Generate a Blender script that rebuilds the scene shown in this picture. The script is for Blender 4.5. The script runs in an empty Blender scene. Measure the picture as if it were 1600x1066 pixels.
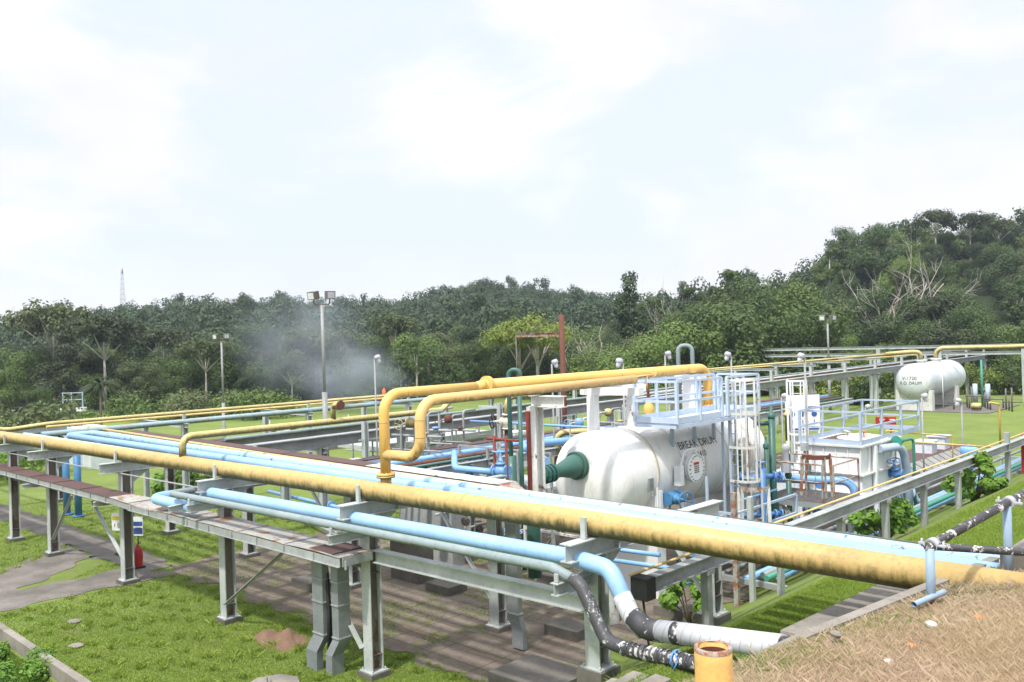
import bpy, bmesh, math, random
import numpy as np
from mathutils import Vector, Matrix
random.seed(7); RS=np.random.RandomState(11)
sc=bpy.context.scene; COL=sc.collection
# ------------------------------------------------------------------ camera
HAZE=.00032; SUN=3.2; CLOUD=.81; EXPO=.45
F=1350.; CX=800.; CY=533.
CAM=np.array([9.09,-11.24,7.0]); AZ=math.radians(134.0); PITCH=math.atan(3/F); ROLL=math.radians(1.8)
_f=np.array([math.cos(AZ)*math.cos(PITCH),math.sin(AZ)*math.cos(PITCH),math.sin(PITCH)])
_r=np.cross(_f,[0,0,1]); _r/=np.linalg.norm(_r); _u=np.cross(_r,_f)
R_=_r*math.cos(ROLL)-_u*math.sin(ROLL); U_=_r*math.sin(ROLL)+_u*math.cos(ROLL); F_=_f
def ray(px,py): return F_+R_*(px-CX)/F-U_*(py-CY)/F
def G(px,py,x=None,y=None,z=None,d=None):
    """real position of a measured point: on the plane x=, y= or z=, or at a depth d"""
    r=ray(px,py)
    if d is not None: t=d
    elif x is not None: t=(x-CAM[0])/r[0]
    elif y is not None: t=(y-CAM[1])/r[1]
    else: t=(z-CAM[2])/r[2]
    return tuple(CAM+r*t)
def proj(p):
    d=np.array(p)-CAM; z=d@F_
    return CX+F*(d@R_)/z, CY-F*(d@U_)/z, z
cam=bpy.data.cameras.new('camera'); cob=bpy.data.objects.new('camera',cam); COL.objects.link(cob)
cam.sensor_width=36; cam.lens=36*F/1600; cam.clip_end=3000; cam.clip_start=.1
M=Matrix(((R_[0],U_[0],-F_[0],CAM[0]),(R_[1],U_[1],-F_[1],CAM[1]),(R_[2],U_[2],-F_[2],CAM[2]),(0,0,0,1)))
cob.matrix_world=M; sc.camera=cob
# ------------------------------------------------------------------ materials
MT={}
class NT:
    def __init__(s,name):
        s.m=bpy.data.materials.new(name); s.m.use_nodes=True; s.t=s.m.node_tree; s.n=s.t.nodes; s.l=s.t.links
        s.b=s.n['Principled BSDF']; s.co=None
    def new(s,t): return s.n.new(t)
    def coord(s,kind='Object',scale=(1,1,1)):
        c=s.new('ShaderNodeTexCoord'); mp=s.new('ShaderNodeMapping'); mp.inputs['Scale'].default_value=scale
        s.l.new(c.outputs[kind],mp.inputs[0]); return mp.outputs[0]
    def noise(s,scale,vec=None,detail=4,rough=.6,dist=0):
        n=s.new('ShaderNodeTexNoise'); n.inputs['Scale'].default_value=scale; n.inputs['Detail'].default_value=detail
        n.inputs['Roughness'].default_value=rough; n.inputs['Distortion'].default_value=dist
        if vec is not None: s.l.new(vec,n.inputs['Vector'])
        return n.outputs['Fac']
    def ramp(s,fac,a,b,ca=0,cb=1):
        r=s.new('ShaderNodeMapRange'); r.clamp=True
        r.inputs['From Min'].default_value=a; r.inputs['From Max'].default_value=b
        r.inputs['To Min'].default_value=ca; r.inputs['To Max'].default_value=cb
        s.l.new(fac,r.inputs['Value']); return r.outputs['Result']
    def math(s,op,a,b=None):
        m=s.new('ShaderNodeMath'); m.operation=op
        for i,x in enumerate((a,b)):
            if x is None: continue
            if isinstance(x,(int,float)): m.inputs[i].default_value=x
            else: s.l.new(x,m.inputs[i])
        return m.outputs[0]
    def mix(s,fac,a,b):
        m=s.new('ShaderNodeMix'); m.data_type='RGBA'
        for i,x in ((0,fac),(6,a),(7,b)):
            if isinstance(x,(int,float)): m.inputs[i].default_value=x
            elif isinstance(x,tuple): m.inputs[i].default_value=(*x[:3],1)
            else: s.l.new(x,m.inputs[i])
        return m.outputs[2]
    def normal_z(s):
        g=s.new('ShaderNodeNewGeometry'); x=s.new('ShaderNodeSeparateXYZ'); s.l.new(g.outputs['Normal'],x.inputs[0]); return x.outputs[2]
    def pos(s):
        g=s.new('ShaderNodeNewGeometry'); return g.outputs['Position']
    def bump(s,h,strength=.3,dist=.02):
        b=s.new('ShaderNodeBump'); b.inputs['Strength'].default_value=strength; b.inputs['Distance'].default_value=dist
        s.l.new(h,b.inputs['Height']); s.l.new(b.outputs[0],s.b.inputs['Normal'])
    def out(s,col,rough=.6,metal=0,spec=None):
        if isinstance(col,tuple): s.b.inputs['Base Color'].default_value=(*col,1)
        else: s.l.new(col,s.b.inputs['Base Color'])
        if isinstance(rough,(int,float)): s.b.inputs['Roughness'].default_value=rough
        else: s.l.new(rough,s.b.inputs['Roughness'])
        s.b.inputs['Metallic'].default_value=metal
        if spec is not None: s.b.inputs['Specular IOR Level'].default_value=spec
        return s.m
def paint(name,c,c2=None,scale=1.5,rust=None,rscale=3.,algae=None,dirt=.25,rough=.5,metal=0,stretch=(1,1,1),rcol=(.12,.045,.02)):
    """painted metal: base colour mottled with c2, dirt, patches of rust / flaking, and algae growing on undersides"""
    s=NT(name); v=s.pos() if stretch==(1,1,1) else None
    if v is None:
        mp=s.new('ShaderNodeMapping'); mp.inputs['Scale'].default_value=stretch; s.l.new(s.pos(),mp.inputs[0]); v=mp.outputs[0]
    c2=c2 or tuple(x*.72 for x in c)
    col=s.mix(s.ramp(s.noise(scale,v,5,.65),.35,.68),c,c2)
    fine=s.noise(scale*9,v,4,.7)
    if dirt: col=s.mix(s.ramp(fine,.5,.78,0,dirt),col,(.09,.075,.05))
    if algae:
        nz=s.normal_z(); n=s.noise(2.2,v,6,.7)
        mp2=s.new('ShaderNodeMapping'); mp2.inputs['Scale'].default_value=(9,9,.7); s.l.new(s.pos(),mp2.inputs[0]); n2=s.noise(1.2,mp2.outputs[0],5,.7)
        th=s.math('ADD',s.math('ADD',nz,s.math('MULTIPLY',s.math('SUBTRACT',n,.5),1.1)),s.math('MULTIPLY',s.math('SUBTRACT',n2,.5),1.6))
        k=s.ramp(th,algae[1]+.25,algae[1]-.45)
        col=s.mix(s.math('MULTIPLY',k,algae[2]),col,s.mix(s.ramp(fine,.35,.65),algae[0],tuple(x*.55 for x in algae[0])))
    if rust:
        rn=s.noise(rscale,v,7,.75)
        col=s.mix(s.ramp(rn,1-rust,1-rust+.045),col,s.mix(fine,rcol,tuple(min(1,x*2.2) for x in rcol)))
    s.bump(fine,.12,.01)
    MT[name]=s.out(col,s.ramp(fine,.3,.7,rough-.1,rough+.15),metal); return MT[name]
OL=(.085,.08,.014)
paint('yellow_main',(.55,.39,.15),(.43,.30,.11),1.3,algae=(OL,-.02,.93),rust=.36,rscale=2.6,dirt=.45,rcol=(.26,.17,.07))
paint('yellow_old',(.60,.49,.21),(.38,.32,.12),1.1,algae=(OL,.05,.8),rust=.33,rscale=3,dirt=.4,rcol=(.13,.07,.03))
paint('yellow_new',(.78,.48,.13),(.70,.43,.12),.6,algae=(OL,-.55,.7),dirt=.06,rough=.45)
paint('yellow_pale',(.77,.49,.19),(.68,.43,.16),.7,algae=(OL,-.4,.9),dirt=.15,rough=.5)
paint('yellow_thin',(.70,.52,.20),(.5,.36,.14),2,rust=.35,dirt=.3)
paint('sky_blue',(.32,.53,.80),(.27,.46,.74),1.2,dirt=.22,rough=.4)
paint('sky_blue_old',(.35,.60,.85),(.40,.60,.78),2.5,rust=.43,rscale=5,dirt=.3,rcol=(.10,.10,.11),rough=.5)
paint('pale_blue',(.55,.68,.80),(.47,.61,.76),.8,dirt=.08,rough=.45)
paint('mottled_blue',(.22,.38,.46),(.28,.27,.2),1.6,algae=(OL,-.1,.6),rust=.36,dirt=.4,rcol=(.2,.14,.06))
paint('valve_blue',(.12,.30,.62),(.08,.2,.45),2,dirt=.3,rust=.28,rscale=5,rough=.45)
paint('pipe_blue',(.22,.42,.72),(.16,.34,.62),1.5,dirt=.25,rust=.26,rscale=5,rough=.45)
paint('deep_blue',(.06,.22,.42),(.04,.15,.32),1.5,dirt=.35,rough=.5)
paint('green_pipe',(.022,.105,.09),(.05,.13,.10),1.2,dirt=.2,rust=.27,rscale=4,rcol=(.16,.12,.06),rough=.45)
paint('green_grey',(.20,.26,.27),(.27,.32,.33),1.3,algae=((.10,.10,.05),-.5,.7),dirt=.4,rough=.6)
paint('sea_green',(.04,.28,.20),(.06,.22,.17),2,dirt=.2)
paint('stained_shaded_web',(.20,.18,.15),(.10,.07,.055),1.3,rust=.42,rscale=1.6,dirt=.5,rcol=(.07,.035,.02),rough=.8,stretch=(1,1,.35))  # brown dirt and rust, with the recess shade also put into the dark base
paint('post_blue',(.24,.34,.46),(.30,.39,.48),3,rust=.34,rscale=4,dirt=.3,rcol=(.20,.12,.06),rough=.6,stretch=(1,1,.3))
paint('yellow_stub',(.66,.42,.13),(.55,.34,.10),3,rust=.33,rscale=7,dirt=.3,rcol=(.2,.09,.03))
paint('steel_pale',(.48,.51,.50),(.33,.36,.35),1.1,rust=.34,rscale=2.4,dirt=.35,algae=((.14,.14,.08),-.7,.4),rough=.6)
paint('steel_grey',(.36,.38,.38),(.24,.25,.25),1.0,rust=.33,rscale=2.5,dirt=.45,rough=.6)
paint('steel_blue',(.42,.50,.62),(.34,.43,.54),1.2,dirt=.2,rust=.25,rscale=4,rough=.5)
paint('rail_blue',(.52,.61,.76),(.45,.54,.68),1.5,dirt=.15,rust=.24,rscale=5,rough=.5)
paint('rusty_steel',(.40,.40,.37),(.2,.11,.06),4,rust=.5,rscale=4,dirt=.3,rcol=(.17,.06,.025),rough=.75)
paint('rust',(.16,.05,.03),(.09,.035,.025),3,dirt=.4,rough=.8)
paint('rust_red',(.24,.035,.02),(.14,.03,.02),2,dirt=.3,rough=.7)
paint('tray_brown',(.105,.052,.045),(.075,.040,.037),.9,dirt=.3,rough=.75)
paint('tray_lid',(.46,.43,.38),(.30,.30,.30),1.1,rust=.46,rscale=1.5,dirt=.5,rough=.6,rcol=(.17,.085,.05))
paint('galvanised',(.27,.29,.31),(.20,.22,.23),3,dirt=.4,rough=.5,metal=.25,algae=((.07,.06,.04),-.9,.5))
paint('white_paint',(.80,.80,.80),(.73,.74,.75),.8,rust=.20,rscale=3,dirt=.1,rough=.4)
paint('drum_white',(.86,.85,.84),(.77,.76,.73),.9,dirt=.22,rust=.31,rscale=2.2,rcol=(.45,.37,.27),rough=.4,stretch=(1,1,.35))
paint('drum_old',(.72,.74,.76),(.52,.58,.66),.8,rust=.38,rscale=1.5,dirt=.3,rcol=(.25,.24,.24),rough=.5)
paint('white_rusty',(.70,.70,.68),(.55,.55,.52),1.5,rust=.40,rscale=2.6,dirt=.3,rough=.6)
paint('seam',(.58,.53,.42),(.70,.67,.6),2,dirt=.15)
paint('black_rubber',(.03,.03,.033),(.055,.055,.06),3,dirt=.1,rough=.55)
paint('wrap_black',(.035,.035,.04),(.07,.07,.075),2,rust=.43,rscale=5.5,dirt=.0,rcol=(.34,.34,.34),rough=.55,stretch=(1,1,1))
paint('wrap_patchy',(.03,.03,.035),(.05,.05,.055),2,rust=.47,rscale=7,dirt=.0,rcol=(.38,.37,.35),rough=.55)
paint('red_paint',(.50,.02,.025),(.36,.015,.02),2,dirt=.15,rough=.35)
paint('lamp_grey',(.46,.47,.52),(.36,.37,.4),3,dirt=.2)
paint('lamp_dark',(.10,.095,.08),(.16,.15,.12),4,dirt=.3)
paint('lamp_glass',(.75,.77,.78),(.6,.62,.62),3,dirt=.0,rough=.15)
paint('pole_grey',(.33,.34,.35),(.22,.22,.21),2,dirt=.5,rust=.3,rscale=5,stretch=(1,1,.3))
paint('black',(.02,.02,.022),rough=.6,dirt=0)
paint('sign_blue',(.03,.09,.35),dirt=.1); paint('sign_yellow',(.75,.60,.03),dirt=.1); paint('ink',(.03,.03,.03),(.06,.06,.06),3,dirt=0)
paint('stencil',(.045,.05,.06),(.10,.11,.12),4,rust=.36,rscale=9,rcol=(.4,.4,.4),dirt=0)
paint('concrete',(.27,.245,.21),(.15,.135,.115),.8,rust=.38,rscale=1.5,dirt=.5,rcol=(.07,.065,.05),rough=.9)
paint('concrete_dark',(.10,.092,.08),(.17,.155,.135),1.2,rust=.35,rscale=2,dirt=.5,rcol=(.05,.05,.035),rough=.9)
paint('grating',(.20,.19,.19),(.14,.12,.11),4,dirt=.5,rust=.33,rough=.8)
paint('bark',(.20,.165,.12),(.10,.08,.06),2,dirt=.4,rough=.9,stretch=(1,1,.2))
paint('dead_wood',(.50,.46,.40),(.34,.31,.27),2,dirt=.3,rough=.85)
paint('tile_grey',(.30,.30,.28),(.18,.17,.15),2,rust=.35,rscale=3,dirt=.4,rcol=(.12,.09,.07))
paint('orange',(.75,.28,.06),dirt=.1)
def wrap_white():
    s=NT('wrap_white'); v=s.pos(); x=s.new('ShaderNodeSeparateXYZ'); s.l.new(v,x.inputs[0])
    k=s.math('FRACT',s.math('ADD',s.math('MULTIPLY',x.outputs[0],6.2),s.math('MULTIPLY',x.outputs[2],-1.6)))
    line=s.ramp(k,.0,.14,1,0)
    n=s.noise(3,v,6,.7); col=s.mix(s.ramp(n,.35,.7),(.58,.59,.62),(.48,.49,.52))
    col=s.mix(s.math('MULTIPLY',line,.75),col,(.22,.22,.24))
    col=s.mix(s.ramp(s.noise(1.6,v,7,.8),.68,.71),col,(.05,.05,.05))
    s.bump(k,.3,.01); MT['wrap_white']=s.out(col,.4)
wrap_white()
def ground_mat():
    s=NT('ground_grass'); v=s.pos()
    a=s.noise(.35,v,5,.6); b=s.noise(2.2,v,6,.7); c=s.noise(18,v,4,.7)
    g=s.mix(s.ramp(a,.35,.65),(.20,.27,.06),(.13,.20,.042))
    g=s.mix(s.ramp(b,.45,.75,0,.75),g,(.25,.24,.08))
    g=s.mix(s.ramp(c,.3,.75,0,.55),g,(.085,.115,.025))
    bare=s.ramp(s.noise(.8,v,7,.7),.57,.68)
    g=s.mix(s.math('MULTIPLY',bare,.8),g,(.17,.115,.075))
    # dry hilltop
    x=s.new('ShaderNodeSeparateXYZ'); s.l.new(v,x.inputs[0])
    edge=s.math('ADD',s.math('SUBTRACT',x.outputs[0],s.math('MULTIPLY',x.outputs[1],.15)),s.math('MULTIPLY',s.math('SUBTRACT',b,.5),.7))
    dry=s.mix(s.ramp(c,.3,.7),(.62,.50,.40),(.38,.29,.22))
    g=s.mix(s.ramp(edge,4.9,5.4),g,dry)
    ln=s.new('ShaderNodeVectorMath'); ln.operation='LENGTH'; s.l.new(v,ln.inputs[0]); g=s.mix(s.ramp(ln.outputs['Value'],96,112),g,(.03,.045,.018))
    s.bump(c,.8,.05); MT['ground']=s.out(g,.95,spec=.2)
ground_mat()
def slab_mat():
    s=NT('old_slab'); v=s.pos()
    a=s.noise(.5,v,6,.65); b=s.noise(3,v,6,.7); c=s.noise(20,v,4,.7)
    g=s.mix(s.ramp(a,.35,.65),(.235,.19,.155),(.15,.118,.095))
    g=s.mix(s.ramp(b,.45,.7,0,.6),g,(.30,.26,.22))
    g=s.mix(s.ramp(s.noise(1.3,v,7,.75),.53,.64),g,(.12,.14,.04))
    g=s.mix(s.ramp(c,.3,.8,0,.5),g,(.04,.034,.028))
    br=s.new('ShaderNodeTexBrick'); br.inputs['Scale'].default_value=.33; br.inputs['Mortar Size'].default_value=.008; br.offset=0
    br.inputs['Color1'].default_value=br.inputs['Color2'].default_value=(1,1,1,1); br.inputs['Mortar'].default_value=(0,0,0,1)
    s.l.new(v,br.inputs['Vector'])
    g=s.mix(s.math('MULTIPLY',s.ramp(br.outputs['Fac'],0,1,0,1),.5),g,(.05,.06,.02))
    s.bump(c,.6,.02); MT['slab']=s.out(g,.95,spec=.2)
    s=NT('pale_path'); v=s.pos(); a=s.noise(.9,v,6,.65); c=s.noise(20,v,4,.7); b=s.noise(2.6,v,7,.75)
    g=s.mix(s.ramp(a,.35,.65),(.25,.225,.20),(.13,.118,.108)); g=s.mix(s.ramp(c,.3,.8,0,.5),g,(.06,.05,.04)); g=s.mix(s.ramp(b,.6,.68,0,.8),g,(.09,.085,.045))
    s.bump(c,.5,.02); MT['path']=s.out(g,.95,spec=.2)
slab_mat()
def leaf(name,c1,c2,c3,tr=.25):
    s=NT(name); oi=s.new('ShaderNodeObjectInfo'); at=s.new('ShaderNodeAttribute'); at.attribute_name='tint'
    n=s.noise(.5,s.pos(),3,.6)
    col=s.mix(s.ramp(at.outputs['Fac'],.1,.9),c1,c2); col=s.mix(s.ramp(n,.4,.65,0,.8),col,c3)
    col=s.mix(s.ramp(oi.outputs['Random'],0,1,0,.45),col,(c2[0]*1.12,c2[1]*.95,c2[2]*.9))
    hv=s.new('ShaderNodeHueSaturation'); s.l.new(s.ramp(oi.outputs['Random'],0,1,*((.50,1.12) if name in('leaf_dark','leaf_mid','leaf_olive') else (.78,.78) if name=='leaf_far' else (.9,1.1))),hv.inputs['Value']); s.l.new(col,hv.inputs['Color']); col=hv.outputs[0]
    m=s.out(col,.55,spec=.3)
    if tr:
        t=s.new('ShaderNodeBsdfTranslucent'); s.l.new(col,t.inputs[0]); mx=s.new('ShaderNodeMixShader'); mx.inputs[0].default_value=tr
        s.l.new(s.b.outputs[0],mx.inputs[1]); s.l.new(t.outputs[0],mx.inputs[2]); s.l.new(mx.outputs[0],s.n['Material Output'].inputs[0])
    MT[name]=m
leaf('leaf_dark',(.036,.078,.027),(.078,.135,.038),(.055,.10,.036))
leaf('leaf_mid',(.065,.125,.028),(.13,.21,.042),(.095,.16,.038))
leaf('leaf_olive',(.062,.098,.034),(.112,.150,.05),(.085,.11,.045))
leaf('leaf_light',(.10,.16,.025),(.18,.24,.04),(.13,.19,.03))
leaf('leaf_bush',(.11,.24,.03),(.22,.38,.06),(.16,.30,.045),.35)
leaf('grass_bright',(.16,.27,.035),(.28,.38,.07),(.22,.32,.05),.3)
leaf('leaf_far',(.030,.068,.028),(.066,.120,.040),(.048,.092,.036),.15)
leaf('grass_blade',(.13,.25,.038),(.29,.38,.08),(.20,.31,.055),.3)
leaf('dry_blade',(.80,.66,.50),(.48,.35,.25),(.60,.50,.30),.3)
# ------------------------------------------------------------------ mesh builder
def nv(a): a=np.array(a,float); n=np.linalg.norm(a); return a/n if n>1e-9 else a
def fillet(pts,R,n=7):
    pts=[np.array(p,float) for p in pts]; out=[pts[0]]
    for i in range(1,len(pts)-1):
        a,b,c=pts[i-1],pts[i],pts[i+1]; d1=nv(a-b); d2=nv(c-b); ang=math.acos(max(-1,min(1,float(d1@d2))))
        if ang>3.1: out.append(b); continue
        r=R; t=r/math.tan(ang/2); mx=.49*min(np.linalg.norm(a-b),np.linalg.norm(c-b))
        if t>mx: t=mx; r=t*math.tan(ang/2)
        s=b+d1*t; bis=nv(d1+d2); cen=b+bis*(r/math.sin(ang/2)); e=b+d2*t
        va=s-cen; vb=e-cen; th=math.pi-ang
        for k in range(n+1):
            f=k/n; out.append(cen+(va*math.sin((1-f)*th)+vb*math.sin(f*th))/math.sin(th))
    out.append(pts[-1]); return out
class MB:
    def __init__(s): s.v=[]; s.f=[]; s.sm=[]
    def add(s,v,f,sm=False):
        o=len(s.v); s.v+= [tuple(map(float,p)) for p in v]; s.f+=[tuple(i+o for i in q) for q in f]; s.sm+=[sm]*len(f); return s
    def box(s,lo,hi):
        x0,y0,z0=lo; x1,y1,z1=hi
        return s.add([(x0,y0,z0),(x1,y0,z0),(x1,y1,z0),(x0,y1,z0),(x0,y0,z1),(x1,y0,z1),(x1,y1,z1),(x0,y1,z1)],
          [(3,2,1,0),(4,5,6,7),(0,1,5,4),(1,2,6,5),(2,3,7,6),(3,0,4,7)])
    def frame(s,p0,p1,up=(0,0,1)):
        d=nv(np.array(p1)-np.array(p0)); up=np.array(up,float)
        if abs(d@up)>.98: up=np.array([1.,0,0])
        side=nv(np.cross(d,up)); up2=np.cross(side,d); return d,side,up2
    def bar(s,p0,p1,w,h,up=(0,0,1)):
        p0=np.array(p0,float);p1=np.array(p1,float); d,a,b=s.frame(p0,p1,up); a=a*w/2;b=b*h/2
        v=[p0-a-b,p0+a-b,p0+a+b,p0-a+b,p1-a-b,p1+a-b,p1+a+b,p1-a+b]
        return s.add(v,[(3,2,1,0),(4,5,6,7),(0,1,5,4),(1,2,6,5),(2,3,7,6),(3,0,4,7)])
    def ibeam(s,p0,p1,h=.3,w=.2,t=.025,up=(0,0,1)):
        p0=np.array(p0,float);p1=np.array(p1,float); d,a,b=s.frame(p0,p1,up)
        s.bar(p0+b*(h/2-t/2),p1+b*(h/2-t/2),w,t,up=b); s.bar(p0-b*(h/2-t/2),p1-b*(h/2-t/2),w,t,up=b)
        return s.bar(p0,p1,t*.8,h-2*t,up=b)
    def tube(s,pts,r,n=12,R=None,caps=True):
        pts=[np.array(p,float) for p in (fillet(pts,R) if R else pts)]
        rr=[r]*len(pts) if isinstance(r,(int,float)) else list(r)
        T=[]
        for i in range(len(pts)):
            a=pts[max(0,i-1)]; b=pts[min(len(pts)-1,i+1)]; T.append(nv(b-a))
        up=np.array([0,0,1.]) if abs(T[0][2])<.9 else np.array([1.,0,0]); A=nv(np.cross(T[0],up)); v=[]
        for i,p in enumerate(pts):
            A=nv(A-T[i]*(A@T[i])); B=np.cross(T[i],A)
            for k in range(n):
                th=2*math.pi*k/n; v.append(p+(A*math.cos(th)+B*math.sin(th))*rr[i])
        f=[]
        for i in range(len(pts)-1):
            for k in range(n): f.append((i*n+k,i*n+(k+1)%n,(i+1)*n+(k+1)%n,(i+1)*n+k))
        s.add(v,f,True)
        if caps:
            o=len(s.v)-len(v); s.f.append(tuple(o+k for k in range(n))[::-1]); s.sm.append(False)
            s.f.append(tuple(o+(len(pts)-1)*n+k for k in range(n))); s.sm.append(False)
        return s
    def disc(s,c,axis,r,t,n=20,bolts=0,br=.012):
        c=np.array(c,float); ax=nv(axis); s.tube([c-ax*t/2,c+ax*t/2],r,n)
        if bolts:
            d,a,b=s.frame(c,c+ax)
            for k in range(bolts):
                th=2*math.pi*k/bolts; q=c+(a*math.cos(th)+b*math.sin(th))*r*.85; s.tube([q-ax*(t/2+br*1.5),q+ax*(t/2+br*1.5)],br,6)
        return s
    def lathe(s,base,axis,prof,n=24,sm=True,caps=False):
        base=np.array(base,float); ax=nv(axis); d,a,b=s.frame(base,base+ax); v=[]
        for (t,r) in prof:
            for k in range(n):
                th=2*math.pi*k/n; v.append(base+ax*t+(a*math.cos(th)+b*math.sin(th))*max(r,1e-4))
        f=[(i*n+k,i*n+(k+1)%n,(i+1)*n+(k+1)%n,(i+1)*n+k) for i in range(len(prof)-1) for k in range(n)]
        s.add(v,f,sm)
        if caps:
            o=len(s.v)-len(v); s.f.append(tuple(o+k for k in range(n))[::-1]); s.f.append(tuple(o+(len(prof)-1)*n+k for k in range(n))); s.sm+=[False,False]
        return s
    def torus(s,c,axis,R,r,n=20,m=6):
        c=np.array(c,float); ax=nv(axis); d,a,b=s.frame(c,c+ax)
        pts=[c+(a*math.cos(2*math.pi*k/n)+b*math.sin(2*math.pi*k/n))*R for k in range(n+1)]
        return s.tube(pts,r,m,caps=False)
    def wheel(s,c,axis,R,r=.012,sp=4):
        s.torus(c,axis,R,r); d,a,b=s.frame(c,np.array(c)+nv(axis))
        for k in range(sp):
            th=math.pi*2*k/sp+.3; s.tube([c,np.array(c)+(a*math.cos(th)+b*math.sin(th))*R],r*.8,5)
        return s
    def mesh(s,name,org=(0,0,0)):
        me=bpy.data.meshes.new(name); V=np.array(s.v,dtype=float)-np.array(org)
        me.from_pydata(V.tolist(),[],s.f); me.polygons.foreach_set('use_smooth',s.sm); me.update()
        b=bmesh.new(); b.from_mesh(me); bmesh.ops.recalc_face_normals(b,faces=b.faces); b.to_mesh(me); b.free(); return me
ORG={}
def tag(o,label=None,cat=None,group=None,kind=None):
    if label: o['label']=label
    if cat: o['category']=cat
    if group: o['group']=group
    if kind: o['kind']=kind
    return o
def thing(name,label,cat,loc,group=None):
    o=bpy.data.objects.new(name,None); COL.objects.link(o); o.location=tuple(map(float,loc)); o.empty_display_size=.2
    ORG[o.name]=tuple(map(float,loc)); return tag(o,label,cat,group)
def part(name,mb,mat,parent,label=None,kind=None):
    org=ORG[parent.name]; me=mb.mesh(name,org); me.materials.append(MT[mat]); o=bpy.data.objects.new(name,me); COL.objects.link(o)
    o.parent=parent; ORG[o.name]=org
    if label: o['label']=label
    if kind: o['kind']=kind
    return o
def single(name,mb,mat,label,cat,loc=None,group=None,kind=None):
    if loc is None:
        V=np.array(mb.v); loc=((V[:,0].min()+V[:,0].max())/2,(V[:,1].min()+V[:,1].max())/2,V[:,2].min())
    me=mb.mesh(name,loc); me.materials.append(MT[mat]); o=bpy.data.objects.new(name,me); COL.objects.link(o); o.location=tuple(map(float,loc)); ORG[o.name]=tuple(map(float,loc))
    return tag(o,label,cat,group,kind)
def copyt(root,loc,rz=None,label=None,scale=None):
    r=root.copy(); COL.objects.link(r); r.location=loc
    if rz is not None: r.rotation_euler=(0,0,rz)
    if scale is not None: r.scale=scale
    if label: r['label']=label
    for ch in list(root.children):
        c=ch.copy(); COL.objects.link(c); c.parent=r
        for g in list(ch.children):
            d=g.copy(); COL.objects.link(d); d.parent=c
    return r
def npmesh(name,V,Q,mat,tint=None,smooth=False):
    """fast quad mesh from numpy arrays; tint is one value per face"""
    me=bpy.data.meshes.new(name); nvv=len(V); nf,k=Q.shape
    me.vertices.add(nvv); me.vertices.foreach_set('co',np.ascontiguousarray(V,dtype=np.float32).ravel())
    me.loops.add(nf*k); me.loops.foreach_set('vertex_index',Q.astype(np.int32).ravel())
    me.polygons.add(nf); me.polygons.foreach_set('loop_start',np.arange(0,nf*k,k,dtype=np.int32)); me.polygons.foreach_set('loop_total',np.full(nf,k,dtype=np.int32))
    if smooth: me.polygons.foreach_set('use_smooth',np.ones(nf,dtype=bool))
    me.update(calc_edges=True)
    if tint is not None:
        a=me.attributes.new('tint','FLOAT','FACE'); a.data.foreach_set('value',tint.astype(np.float32))
    me.materials.append(MT[mat]); return me
# ------------------------------------------------------------------ terrain
def terrace(X,Y):
    X=np.asarray(X,float);Y=np.asarray(Y,float)
    xe=5.45+.16*(Y+1)
    bank=np.clip(.54*(X+2.4),0,2.45); wd=np.interp(Y,[-1.6,-.5],[1.3,.05]); st=np.clip((X-(xe-wd))/wd,0,1)*1.49
    h=np.where(X<xe,bank+st*(bank>2.4),3.94+.14*np.minimum(X-xe,30))
    return h
SKY=np.array([(-600,500),(0,500),(55,505),(85,488),(130,490),(200,482),(250,474),(300,469),(400,466),(460,466),(520,473),(600,471),(650,466),(700,458),(730,449),(800,444),(850,447),(900,454),(950,462),(1000,468),(1050,458),(1090,446),(1130,436),(1200,430),(1250,412),(1300,386),(1330,366),(1370,362),(1430,356),(1480,346),(1540,348),(1600,344),(2200,330)])
def horizon(px): return 536-.0314*(px-800)
def ridge_depth(px): return np.interp(px,[-600,400,700,940,1010,1080,1200,1600,2200],[290,300,380,390,230,185,185,185,170])
def base_depth(px): return np.interp(px,[-600,0,400,900,1100,1600,2200],[122,122,120,118,112,104,98])
TREE_H=9.
def hills(X,Y):
    X=np.asarray(X,float);Y=np.asarray(Y,float)
    dx=X-CAM[0]; dy=Y-CAM[1]; z=dx*F_[0]+dy*F_[1]; r=dx*R_[0]+dy*R_[1]
    z=np.maximum(z,1); px=np.clip(CX+F*r/z,-600,2200)
    s=np.interp(px,SKY[:,0],SKY[:,1]); Dr=ridge_depth(px); Db=base_depth(px)
    H=(horizon(px)-s)/F*Dr+7-TREE_H
    t=np.clip((z-Db)/(Dr-Db),0,1.6); up=np.where(t<1,t*t*(3-2*t)*.6+t*.4,1-.35*(t-1))
    und=np.sin(X*.045+1)*np.cos(Y*.05)*2.0*np.clip(t*2,0,1)*np.clip((1.2-t)*2,0,1)
    return np.maximum(H,3)*up+und*(t>0)*(z>90)
def height(X,Y):
    h=terrace(X,Y)
    ditch=np.where((Y<-4.45)&(X<-3.2),-.75*np.clip((-4.45-Y)/.4,0,1)*np.clip((-3.2-X)/2,0,1),0)
    n=.006*np.sin(X*1.7)*np.sin(Y*1.3+X*.4)
    return h+ditch+n*(np.abs(X)<60)+hills(X,Y)
def sy(x): return .027*x
def hz(x,y): return float(height(x,y))
xs=np.concatenate([np.linspace(-900,-220,18),np.linspace(-210,-46,42),np.arange(-44,3.6,.4),np.arange(3.6,6.4,.08),np.arange(6.4,12.1,.4),np.linspace(14,60,12),np.linspace(80,500,10)])
ys=np.concatenate([np.linspace(-300,-30,10),np.linspace(-26,-13,7),np.arange(-12,36,.4),np.linspace(38,330,74),np.linspace(350,1100,20)])
XX,YY=np.meshgrid(xs,ys); ZZ=height(XX,YY)
V=np.stack([XX.ravel(),YY.ravel(),ZZ.ravel()],1); nx=len(xs); ny=len(ys)
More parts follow.
